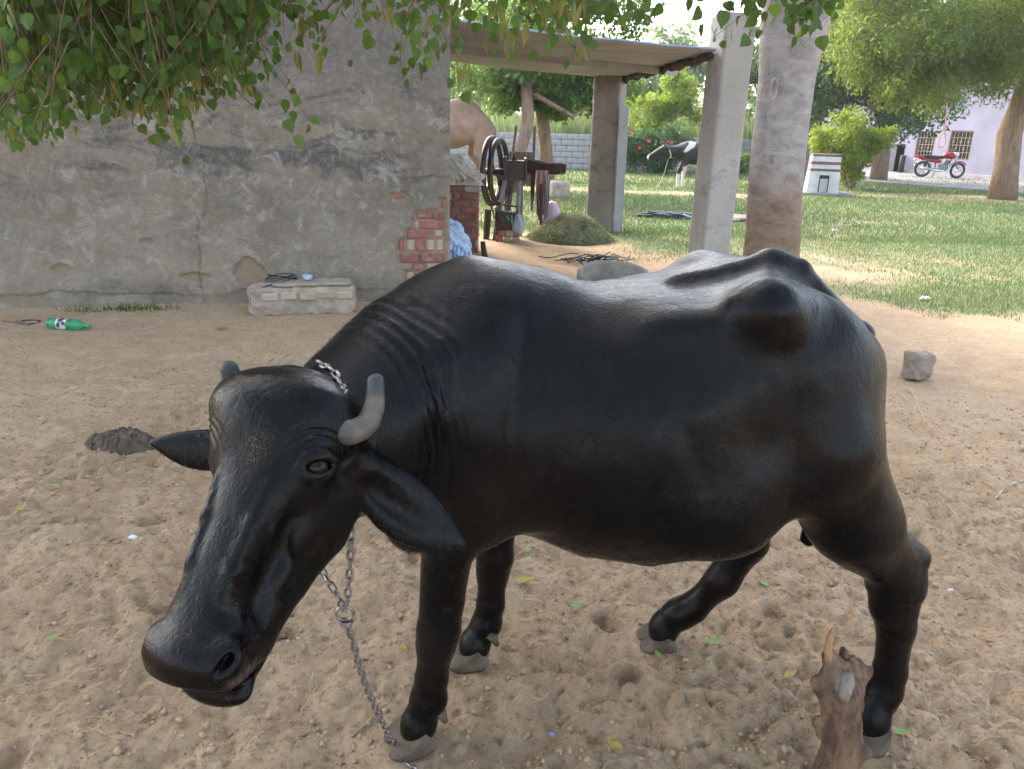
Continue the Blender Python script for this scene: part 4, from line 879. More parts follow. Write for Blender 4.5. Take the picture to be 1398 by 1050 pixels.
for k, (h, w, nm, mt) in enumerate(((.06, .78, 'maroon_band', 'maroon'), (.11, .75, 'tier', 'white'), (.07, .77, 'maroon_band', 'maroon'), (.13, .73, 'tier', 'white'), (.06, .72, 'maroon_band', 'maroon'))): fr_box(z, z+h, w, w-.01, nm, M[mt]); z += h+.002
mb = MB(); fc = V(sx, sy, 0)+np.array([.0, -.405, 0])@Rz_
for a in (-.15, .15): mb.box(fc+np.array([a, 0, 0])@Rz_+V(0, 0, .31), (.04, .05, .46), Rz_)
mb.box(fc+V(0, 0, .55), (.34, .05, .05), Rz_); mb.build('niche_frame', M['white'], shr)
mb = MB(); mb.box(fc+V(0, 0, .30), (.25, .024, .44), Rz_); mb.build('niche', M['inner_shade'], shr); mb = MB(); mb.box(fc+V(0, 0, .25)-np.array([0, .014, 0])@Rz_, (.20, .02, .36), Rz_, .02); mb.build('niche_stone', M['block'], shr)  # flat dark sheet stands in for the shaded hollow, stone in front

# pink rope hanging from the feathery tree
r0 = at(1293, 128, 20.5); r1 = at(1290, 172, 20.5); mb = MB(); mb.tube([r0, (r0+r1)/2+V(.02, 0, 0), r1], .014, 6)
mb.tube([r1+V(.13*math.sin(a)*(1-math.cos(a))/2, 0, -.26*(1-math.cos(a))) for a in np.linspace(0, 6.283, 22)], .018, 6); mb.tube([r1+V(-.06, 0, .02), r1+V(.05, -.02, 0), r1+V(-.03, .01, -.04)], .025, 6)
tag(mb.build('hanging_rope', M['rope_pink'], None, True), 'pale pink rope with a knotted loop hanging from the feathery tree', 'rope')

# ------------------------------------------------------------------ red motorcycle on the path
def motorcycle(o, ang):
    b = thing('motorcycle', 'red motorcycle parked on its stand on the pale path before the house', 'motorcycle', o)
    R = yaw(ang); P = lambda x, y, z: np.asarray(o)+np.array([x, y, z])@R; ax = np.array([0, 1, 0])@R; rw, fw = (-.62, 0, .30), (.64, 0, .30)
    sR = yaw(ang+.25); fax = np.array([0, 1, 0])@sR
    for c, a in ((rw, ax), (fw, fax)):
        mb = MB(); mb.torus(P(*c), .262, .045, a, 28, 8); w = mb.build('wheel', M['blk'], b, True)
        mb = MB(); mb.torus(P(*c), .205, .018, a, 24, 6); mb.tube([P(*c)-a*.06, P(*c)+a*.06], .05, 10)
        for k in range(6):
            t = k*math.pi/3; u = np.cross(a, [0, 0, 1.]); mb.tube([P(*c), P(*c)+(unit(u)*math.cos(t)+V(0, 0, 1)*math.sin(t))*.2], .012, 4)
        mb.build('rim', M['steel'], w)
    mb = MB(); mb.tube([P(.02, 0, .80), P(.14, 0, .84), P(.30, 0, .85), P(.44, 0, .83), P(.50, 0, .78)], [.07, .12, .14, .11, .05], 12, flat=1.0); mb.build('tank', M['red_paint'], b, True)
    mb = MB(); mb.tube([P(-.72, 0, .82), P(-.55, 0, .80), P(-.3, 0, .77), P(-.05, 0, .77), P(.06, 0, .80)], [.06, .10, .12, .11, .07], 10, flat=.55); mb.build('seat', M['blk'], b, True)
    mb = MB(); mb.tube([P(-.92, 0, .80), P(-.75, 0, .73), P(-.45, 0, .66), P(-.12, 0, .62), P(.0, 0, .60)], [.04, .09, .10, .10, .06], 10, flat=.8); mb.build('side_panel', M['red_paint'], b, True)
    mb = MB(); mb.tube([P(-.98, 0, .70), P(-.93, 0, .60), P(-.97, 0, .48)], [.09, .08, .06], 8, flat=.35); mb.tube([P(-.62+.34*math.cos(t), 0, .30+.34*math.sin(t)) for t in np.linspace(.5, 2.9, 12)], .07, 8, flat=.3); mb.build('rear_mudguard', M['steel'], b, True)
    mb = MB(); mb.tube([P(-.93, 0, .78), P(-.99, 0, .77)], [.055, .05], 8); mb.build('tail_lamp', M['lamp_red'], b)
    mb = MB(); mb.tube([P(.64+.335*math.cos(t), 0, .30+.335*math.sin(t)) for t in np.linspace(.6, 2.6, 12)], .065, 8, flat=.3); mb.build('front_mudguard', M['red_paint'], b, True)
    mb = MB()
    for s in (-.08, .08): mb.tube([P(.64, s, .30), P(.50, s, .72), P(.43, s, .95)], [.026, .022, .02], 8)
    mb.build('fork', M['steel'], b, True)
    mb = MB(); mb.tube([P(.30, -.36, 1.06), P(.38, -.2, 1.07), P(.44, 0, .98), P(.38, .2, 1.07), P(.30, .36, 1.06)], .016, 8); mb.build('handlebar', M['blk'], b, True)
    mb = MB(); mb.lathe(P(.55, 0, .88), [(.0, .04), (.07, .03), (.09, 0), (.07, -.10), (0, -.12)], 14, np.array([R[1], [0, 0, 1.], R[0]])); mb.build('headlamp', M['glass'], b, True)
    mb = MB(); mb.box(P(.10, 0, .40), (.34, .24, .26), R, .04); mb.tube([P(.17, 0, .48), P(.22, 0, .68)], [.10, .09], 10)
    for k in range(5): mb.tube([P(.17+.012*k, 0, .52+.035*k), P(.173+.012*k, 0, .53+.035*k)], .12, 10)
    mb.build('engine', M['engine'], b)
    mb = MB(); mb.tube([P(.24, -.13, .52), P(.34, -.15, .38), P(.2, -.17, .25), P(-.1, -.18, .27), P(-.75, -.19, .36)], [.025, .025, .03, .05, .055], 10); mb.build('exhaust', M['steel'], b, True)
    mb = MB(); mb.tube([P(.42, 0, .86), P(.28, 0, .50), P(.22, 0, .26), P(-.18, 0, .28), P(-.20, 0, .70)], .025, 8); mb.tube([P(.42, 0, .86), P(0, 0, .72), P(-.70, 0, .72)], .022, 8)
    for s in (-.12, .12): mb.tube([P(-.62, s, .30), P(-.15, s, .33)], .022, 8); mb.tube([P(-.60, s, .34), P(-.48, s, .68)], .032, 8)
    mb.build('frame', M['iron'], b)
    for s in (-.3, .3): mb = MB(); mb.tube([P(.36, s*.9, 1.06), P(.40, s*1.2, 1.20)], .008, 5); mb.lathe(P(.40, s*1.2, 1.23), [(0, -.01), (.05, -.005), (.05, .01), (0, .015)], 10, np.array([R[1], [0, 0, 1.], R[0]])); mb.build('mirror', M['blk'], b)
    mb = MB(); mb.tube([P(-.12, .05, .28), P(-.16, .26, .005)], .016, 6); mb.build('side_stand', M['iron'], b)
    return b
motorcycle((16.65, 31.7, .07), math.radians(-14))
# ------------------------------------------------------------------ fodder chopper and the things round it
mx, my = -.10, 11.2
fc = thing('fodder_chopper', 'old dark iron fodder chopping machine with big flywheel and motor', 'machine', (mx, my, 0))
wa = unit(V(.965, -.26, .02)); wc = at(672, 234, 11.15)
mb = MB(); mb.torus(wc, .44, .045, wa, 48, 8, 0, .9); mb.torus(wc+wa*.10, .43, .026, wa, 48, 6, 0, 1.6); fw = mb.build('flywheel', M['iron'], fc, True)
u1 = unit(np.cross(wa, [0, 0, 1.])); u2 = np.cross(wa, u1); mb = MB()
for k in range(3):
    t = k*2*math.pi/3+.5; p = [wc+(u1*math.cos(t+.35*math.sin(r*3.1))+u2*math.sin(t+.35*math.sin(r*3.1)))*.43*r for r in np.linspace(.08, 1, 7)]; mb.tube(p, .032, 6)
mb.tube([wc-wa*.10, wc+wa*.34], .045, 10); mb.build('spokes', M['iron'], fw, True)
jb = V(-.04, 11.2, .97); mb = MB(); mb.box(jb, (.28, .34, .24), None, .02); mb.box(jb+V(-.15, 0, .02), (.05, .38, .30), None, .01); mb.box(jb+V(.14, 0, .01), (.04, .38, .30), None, .01); mb.tube([jb+V(-.02, 0, .10), jb+V(-.02, 0, .22)], .035, 8); mb.build('jaw_box', M['iron'], fc)
mb = MB(); t0, t1 = V(.12, 11.17, 1.0), V(.62, 10.98, .985); d = unit(t1-t0); s = unit(np.cross([0, 0, 1.], d))
def trough_sec(p, w, h): return [p-s*w+V(0, 0, h), p-s*w*.8-V(0, 0, h*.7), p+s*w*.8-V(0, 0, h*.7), p+s*w+V(0, 0, h), p+s*(w-.015)+V(0, 0, h), p+s*(w*.8-.015)-V(0, 0, h*.7-.015), p-s*(w*.8-.015)-V(0, 0, h*.7-.015), p-s*(w-.015)+V(0, 0, h)]
secs = [trough_sec(t0+(t1-t0)*k, .10+.03*k, .105-.035*k+.01*math.sin(k*9)) for k in np.linspace(0, 1, 7)]
vv_ = [p for q in secs for p in q]; ff_ = [(i*8+k, i*8+(k+1) % 8, (i+1)*8+(k+1) % 8, (i+1)*8+k) for i in range(6) for k in range(8)]+[(0, 1, 6, 7), (1, 2, 5, 6), (2, 3, 4, 5)]+[tuple(48+k for k in q) for q in ((7, 6, 1, 0), (6, 5, 2, 1), (5, 4, 3, 2))]
mb.add(vv_, ff_); mb.build('feed_trough', M['rust'], fc)
for sx_, sy_ in ((-.17, -.15), (.09, -.15), (-.05, .22), (.12, .22)):
    mb = MB(); a = V(mx+sx_*.75+.05, my+sy_*.8, .86); b = V(mx+sx_*1.25, my+sy_*1.3, -.03); mb.tube([a, b], .034, 4, flat=1.0); mb.build('leg', M['iron_grey'] if sy_ < 0 else M['iron'], fc)
mb = MB(); mb.box((mx+.02, my-.16, .86), (.40, .05, .06)); mb.box((mx+.02, my+.16, .86), (.40, .05, .06)); mb.tube([V(-.34, 11.05, .50), V(.05, 11.05, .47)], .013, 6); mb.tube([V(-.30, 11.05, .45), V(-.30, 11.05, .2)], .013, 6); mb.build('cross_bar', M['iron'], fc)
mb = MB(); mb.box((-.14, 11.0, .285), (.26, .26, .24), None, .02); mb.box((-.14, 10.865, .29), (.17, .02, .17), None, .01); mb.lathe((-.27, 11.0, .30), [(0, -.04), (.10, -.035), (.10, .04), (0, .05)], 16, np.array([[0, 0, 1.], [0, 1, 0], [1, 0, 0]]))
mot = mb.build('motor', M['rust'], fc); mb = MB()
for p, q in (((-.15, 10.85, .36), (-.10, 10.84, .30)), ((-.08, 10.85, .37), (-.06, 10.84, .25))): mb.tube([p, q], .012, 5)
mb.build('wires', simple('teal wire', (.05, .32, .30), None, rough=.5, bump=0), mot)
mb = MB(); pb, pt = V(-.31, 11.0, .30), wc
mb.tube([pt+u1*.42*k+V(0, 0, -.10) for k in (.9,)]+[pb+V(0, -.09, .02)], .014, 4); mb.tube([pt-u1*.40+V(0, 0, -.16), pb+V(0, .09, 0)], .014, 4); mb.build('belt', M['blk'], fc)
mb = MB(); mb.tube([V(-.41, 11.1, .42), V(-.43, 11.12, -.02)], [.045, .05], 7, wob=.15); mb.build('side_post', M['rust'], fc)
for k in range(6):
    mb = MB(); mb.box((-.24+.115*(k % 3)+.03*(k // 3), 10.98, .04+.082*(k // 3)), (.108, .24, .074), None, .008, 0, .003); tag(mb.build('brick', M['brick_pale'] if k % 3 else M['brick']), ('dusty brick under the chopper motor, '+('left', 'middle', 'right')[k % 3]+' one of the '+('bottom', 'upper')[k // 3]+' course'), 'brick', 'bricks under the motor')
def cloth_strip(name, label, top, w, L, mat, seed, depth=.05, waves=3, dirx=V(1, 0, 0), parent=None, drape=.0):
    nu2, nv2 = 14, 16; v = []; f = []; sd = np.cross([0, 0, 1.], dirx)
    for j in range(nv2):
        t = j/(nv2-1)
        for i in range(nu2):
            u = i/(nu2-1)-.5; v.append(np.asarray(top)+dirx*w*u*(1-.25*t+.1*math.sin(seed+t*4))+sd*depth*(math.sin(u*waves*6.283+seed+t*1.5)*(.4+t)+drape*(1-t)**3)+V(0, 0, -L*t*(1+.08*math.sin(seed*2+u*5))))
    for j in range(nv2-1):
        for i in range(nu2-1): a = j*nu2+i; f.append((a, a+1, a+nu2+1, a+nu2))
    return tag(obj_from(name, v, f, mat, None, None, True), label, 'cloth', 'rags on the chopper trough')
cloth_strip('hanging_rag', 'pale frayed rag strips hanging from the middle of the chopper trough', (.33, 10.93, .98), .17, .62, M['rag'], 1.0, .03, 3)
cloth_strip('hanging_rag', 'short maroon rag hanging from the trough close to the chopper legs', (.205, 10.98, .93), .07, .34, M['rag_red'], 2.2, .02, 2)
cloth_strip('hanging_rag', 'long maroon and grey rag hanging lowest from the trough', (.32, 10.90, .80), .07, .52, M['rag_red'], 3.1, .02, 2)
cloth_strip('hanging_rag', 'grey rag hanging rightmost from the chopper trough', (.41, 10.90, .92), .06, .60, M['rag_grey'], 4.4, .02, 2)
v, f = crumple((.02, 10.88, .22), (.16, .12, .30), 61, 14, .4); tag(obj_from('grey_cloth', v, f, M['rag_grey'], None, None, True), 'grey cloth bundle hung over the chopper motor', 'cloth')
v, f = crumple((.49, 11.35, .26), (.26, .22, .50), 71, 16, .35); tag(obj_from('pink_sack', v, f, M['pink'], None, None, True), 'upright faded pink sack between the hanging rags and the fodder heap', 'sack')
v, f = rough_block(V(.95, 18.2, .19), (.42, .35, .38), yaw(.2), .02, 8, (10, 10, 10)); tag(obj_from('stone_block', v, f, M['slab'], None, None, True), 'low square stone block on the grass behind the chopper trough', 'stone')
mb = MB()
for k in range(4): mb.box((-.13+.11*k, 15.0, .78), (.10, .03, .62), None, .004, 0, .004)
mb.box((.03, 15.03, .55), (.46, .04, .07)); mb.box((.03, 15.03, 1.0), (.46, .04, .07))
for a, b in ((-.14, -.24), (.20, .28)): mb.tube([V(a+.08, 15.05, 1.55), V(b, 15.08, -.03)], .028, 6, wob=.1)
tag(mb.build('board_rack', M['rag_dark']), 'weathered dark board rack on poles standing behind the chopper', 'rack')
# heaps of cut fodder
def heap(name, label, c, R, n, mat, seed, L=.16):
    g = np.random.default_rng(seed); a = g.uniform(0, 6.283, n); r = np.sqrt(g.uniform(0, 1, n)); x = c[0]+R[0]*r*np.cos(a); y = c[1]+R[1]*r*np.sin(a)
    h = R[2]*np.clip(1-r**1.35, 0, 1)*(1+.55*fbm(x*3.2, y*3.2, 3, seed)); z = h*g.uniform(0, 1, n)**.35+.004
    d = unit_rows(np.c_[np.cos(a)*.8+g.normal(0, .8, n), np.sin(a)*.8+g.normal(0, .8, n), -.35*r+g.normal(0, .3, n)]); l = L*g.uniform(.4, 1.2, n); w = unit_rows(np.cross(d, g.normal(0, 1, (n, 3))))*g.uniform(.002, .005, n)[:, None]; b = g.normal(0, .012, (n, 3)); b[:, 2] += .012
    m = np.c_[x, y, z]; e0, e1 = m-d*l[:, None]/2, m+d*l[:, None]/2; e0[:, 2] = np.maximum(e0[:, 2], .003); e1[:, 2] = np.maximum(e1[:, 2], .003)
    v = np.stack([e0-w, e0+w, m+b-w, m+b+w, e1], 1).reshape(-1, 3); k = (np.arange(n)*5)[:, None]
    f = np.concatenate([k+[[0, 1, 3]], k+[[0, 3, 2]], k+[[2, 3, 4]]]); t = np.repeat(g.uniform(0, .45, n), 5)
    # the packed core under the loose stalks
    A, B = np.meshgrid(np.linspace(0, 6.283, 40, endpoint=False), np.linspace(0, 1, 12)); hx = c[0]+R[0]*B*.97*np.cos(A); hy = c[1]+R[1]*B*.97*np.sin(A); hz = R[2]*.86*np.clip(1-B**1.35, 0, 1)*(1+.55*fbm(hx*3.2, hy*3.2, 3, seed))-.01
    cv = np.stack([hx, hy, hz], -1).reshape(-1, 3); cf = [(i*40+j, (i+1)*40+j, (i+1)*40+(j+1) % 40) for i in range(11) for j in range(40)]+[(i*40+j, (i+1)*40+(j+1) % 40, i*40+(j+1) % 40) for i in range(11) for j in range(40)]
    vv = np.concatenate([v, cv]); ff = np.concatenate([f, np.array(cf)+len(v)]); tt = np.r_[t, np.full(len(cv), .3)]
    return tag(obj_from(name, vv, ff, mat, None, (c[0], c[1], 0), False, {'tint': tt}), label, 'fodder heap', 'heaps of cut fodder')
heap('fodder_heap', 'large heap of drying green and straw coloured cut fodder right of the chopper', (.78, 11.3), (.62, .6, .40), 9000, M['hay'], 3)
heap('fodder_heap', 'small greener mound of fodder behind the large heap', (.72, 12.1), (.38, .4, .48), 3500, M['fol_mid'], 5)
# concrete tub, strips of black rubber
tubc = V(.83, 6.5, 0); mb = MB(); mb.lathe(tubc, [(.0, .02), (.20, .02), (.25, .10), (.272, .39), (.285, .41), (.30, .412), (.312, .40), (.312, .36), (.28, .0), (.26, -.04)], 48, np.array([[1, 0, 0], [0, .985, .174], [0, -.174, .985]]))
tag(mb.build('concrete_tub', M['tub'], None, True), 'round concrete feeding tub just behind the back of the buffalo', 'tub')
hp_ = thing('rubber_strips', 'tangled pile of weathered black rubber strips on the dirt behind the concrete tub', 'rubber scrap', (1.05, 9.3, 0))
for k in range(30):
    a = random.uniform(0, 3.14); c = V(1.05+random.gauss(0, .24), 9.3+random.gauss(0, .12), 0); L_ = random.uniform(.25, .6); d = V(math.cos(a), math.sin(a)*.6, 0); s = V(-d[1], d[0], 0); bow = random.uniform(-.2, .2); z0 = random.uniform(.01, .07)
    mb = MB(); mb.tube([c+d*L_*t+s*bow*(1-4*t*t)+V(0, 0, z0+.03*math.sin(k+t*5)) for t in np.linspace(-.5, .5, 9)], .011, 5, flat=.6); mb.build('strip', M['hose'], hp_)
hb = thing('dark_scrap', 'low dark heap of torn plastic on the grass left of the near pillar', 'scrap', (2.87, 14.7, 0))
v, f = crumple((2.87, 14.7, .045), (1.05, .5, .14), 81, 18, .5); obj_from('sheeting', v, f, M['hose'], hb, None, False)
v, f = crumple((3.15, 14.62, .05), (.4, .3, .1), 83, 12, .5); obj_from('torn_flap', v, f, M['rag_grey'], hb, None, False)
v, f = crumple((4.06, 14.6, .04), (.8, .5, .10), 85, 16, .6); tag(obj_from('ash_heap', v, f, M['slab'], None, None, False), 'small grey ash heap between the near pillar and the pale trunk', 'ash heap')

# ------------------------------------------------------------------ things lying on the yard
v, f = rough_block(gnd(1253, 515)+V(0, .03, .075), (.165, .13, .19), yaw(.3)@np.eye(3), .016, 3, (20, 20, 20), 12); tag(obj_from('stone', v, f, M['stone'], None, None, True), 'rough pale stone standing on the dirt right of the rump', 'stone')
def dung_pat(c, R, seed):
    n, m = 60, 120; B, A = np.meshgrid(np.linspace(.001, 1, n), np.linspace(0, 6.283, m, endpoint=False), indexing='ij'); rr = 1+.10*fbm(np.cos(A)*2+seed, np.sin(A)*2, 3, seed); x = B*np.cos(A)*R[0]*rr; y = B*np.sin(A)*R[1]*rr
    P_ = rng.uniform(-1, 1, (46, 2))*np.array([R[0], R[1]]); dd = np.sqrt((x[..., None]-P_[:, 0])**2+(y[..., None]-P_[:, 1])**2); dd.sort(-1); cell = sstep(.0, .014, dd[..., 1]-dd[..., 0])
    z = R[2]*np.sqrt(np.clip(1-B**3, 0, 1))*(.62+.30*cell+.5*fbm(x*7+3, y*7, 3, seed+1))+.016*fbm(x*40, y*40, 3, seed)-.004
    v = np.stack([c[0]+x, c[1]+y, gz(c[0], c[1], False)+z], -1).reshape(-1, 3); f = [(i*m+j, (i+1)*m+j, (i+1)*m+(j+1) % m, i*m+(j+1) % m) for i in range(n-1) for j in range(m)]; return v, f
v, f = dung_pat(gnd(165, 613), (.175, .14, .078), 7); tag(obj_from('dung_pat', v, f, M['dung'], None, None, True), 'round cracked brown dung pat on the dirt beside the right ear', 'dung')
# green bottle
bp = gnd(68, 449); bq = gnd(124, 453); bd = unit(bq-bp); bs = unit(np.cross([0, 0, 1.], bd)); Rb = np.array([bs, np.cross(bd, bs), bd]); o_ = bp+V(0, 0, .045)
prof = [(.0, .0), (.034, .0), (.043, .012), (.044, .10), (.042, .105), (.042, .19), (.044, .195), (.044, .215), (.038, .25), (.022, .285), (.0145, .295), (.0135, .32)]
bt = thing('plastic_bottle', 'empty green plastic bottle with torn label lying on the dirt by the wall', 'bottle', (o_[0], o_[1], 0)); mb = MB(); mb.lathe(o_, prof, 24, Rb); mb.build('bottle_body', M['bottle'], bt, True)
mb = MB(); mb.lathe(o_, [(.0445, .085), (.0448, .088), (.0448, .165), (.0445, .168)], 24, Rb); mb.build('bottle_label', M['label'], bt, True); mb = MB(); mb.lathe(o_, [(.0, .338), (.0155, .338), (.0155, .312), (.014, .312)], 16, Rb); mb.build('bottle_cap', M['cap'], bt, True)
mb = MB(); a = gnd(5, 441); b = gnd(40, 446); mb.tube([a+V(0, 0, .012), (a+b)/2+V(0, .02, .02), b+V(0, 0, .012)], [.012, .014, .010], 7, wob=.1); tag(mb.build('stick', M['twig']), 'dark dry stick lying left of the green bottle', 'stick')
mb = MB(); c = gnd(40, 442); mb.tube([c+V(.07*math.cos(t)*(1+.2*math.sin(t*2.3)), .06*math.sin(t), .012+.004*math.sin(t*1.7)) for t in np.linspace(0, 12, 50)], .004, 5); tag(mb.build('string_tangle', M['hose']), 'small tangle of dark string on the dirt beside the green bottle', 'string')
def curve_on_ground(name, label, cat, pix, r, mat):
    P_ = [gnd(*p) for p in pix]; P_ = [p+V(0, 0, float(gz(p[0], p[1]))+r*.9) for p in P_]; mb = MB(); mb.tube(P_, r, 5, wob=.15); tag(mb.build(name, mat), label, cat)
curve_on_ground('twig', 'pale bent twig lying on the dirt below the pale stone', 'twig', [(1242, 530), (1250, 545), (1255, 556), (1263, 568), (1272, 584)], .004, M['rope'])
curve_on_ground('twig', 'pale curved twig at the right edge of the photo', 'twig', [(1398, 655), (1385, 664), (1370, 672), (1357, 688)], .004, M['rope'])
curve_on_ground('twig', 'short brown twig on the dirt left of the front hoof', 'twig', [(520, 968), (500, 985), (478, 1004)], .003, M['straw'])
# fallen leaves
def ground_leaf(px, py, L_, ang, mat, label, z=0.012, curl=.35, wr=.42):
    p = gnd(px, py); p = p+V(0, 0, float(gz(p[0], p[1]))+z); d = V(math.cos(ang), math.sin(ang), .12*math.sin(ang*3)); s = unit(np.cross([0, 0, 1.], d)); v = []; f = []
    for i in range(7):
        t = i/6; w = L_*wr*.5*math.sin(math.pi*min(1, t*1.02)**.75)+.0005; q = p+d*L_*(t-.5)+V(0, 0, L_*curl*(t-.5)**2)
        v += [q-s*w+V(0, 0, w*.5), q, q+s*w+V(0, 0, w*.45)]
    for i in range(6):
        for j in range(2): a = i*3+j; f.append((a, a+1, a+4, a+3))
    return tag(obj_from('fallen_leaf', v, f, mat, None, None, True), label, 'leaf', 'fallen leaves on the dirt')
LV = [(718, 797, .085, .2, 'dry_leaf', 'curled yellow leaf on the dirt under the belly, left of the far hind hoof'), (788, 831, .05, .1, 'green_leaf', 'small yellow green leaf on the dirt below the curled yellow one'), (722, 752, .045, 1.4, 'green_leaf', 'upright green leaf fleck behind the far front leg'), (975, 882, .07, .3, 'green_leaf', 'pale green leaf on the dirt right of the far hind hoof'), (897, 902, .045, 1.7, 'green_leaf', 'narrow green leaf below the far hind hoof'),
      (1290, 632, .075, 2.7, 'dry_leaf', 'yellow leaf on the dirt right of the rump, upper of two'), (1245, 634, .05, .2, 'dry_leaf', 'small yellow leaf close behind the thigh'), (1308, 588, .055, .0, 'dry_leaf', 'yellow leaf right of the bent twig'), (76, 677, .06, 2.8, 'green_leaf', 'yellow green leaf left of the head on the dirt'), (30, 709, .045, .4, 'dry_leaf', 'faded yellow leaf near the left edge below the dung pat'), (92, 563, .05, .2, 'dry_leaf', 'yellow leaf on the dirt above the dung pat'),
      (835, 1022, .05, 1.3, 'dry_leaf', 'crumpled yellow leaf at the bottom edge'), (838, 1036, .06, 2.3, 'dry_leaf', 'brown leaf beside the crumpled one at the bottom edge'), (1078, 928, .055, .6, 'dry_leaf', 'yellow crumpled leaf left of the stump'), (303, 452, .10, .2, 'dry_leaf', 'orange yellow leaf before the masonry block'), (1230, 1012, .05, .2, 'green_leaf', 'small pale green leaf right of the near hind hoof'), (1040, 802, .05, 2.2, 'green_leaf', 'thin green leaf behind the far hind leg'), (75, 888, .04, .9, 'green_leaf', 'teal green fleck at the left near the muzzle'), (550, 892, .05, 1.9, 'dry_leaf', 'pale yellow leaf beside the hanging chain'), (265, 415, .06, .1, 'dry_leaf', 'orange leaf at the foot of the plaster wall')]
for a in LV: ground_leaf(a[0], a[1], a[2], a[3], M[a[4]], a[5])
for px, py, s, lab, mt in ((182, 739, .035, 'crumpled white paper scrap on the dirt left of the face', 'litter'), (1299, 803, .02, 'tiny white scrap on the dirt right of the hock', 'litter'), (752, 1000, .02, 'tiny pale blue scrap at the bottom between the feet', 'bluebag'), (1262, 411, .10, 'white scrap of plastic on the grass right of the tail', 'litter'), (1140, 315, .10, 'pale scrap of plastic on the lawn beyond the rump', 'litter')):
    p = gnd(px, py); v, f = crumple(p+V(0, 0, float(gz(p[0], p[1]))+s*.2), (s, s*.7, s*.5), int(px), 7, .5); tag(obj_from('litter_scrap', v, f, M[mt], None, None, False), lab, 'litter')
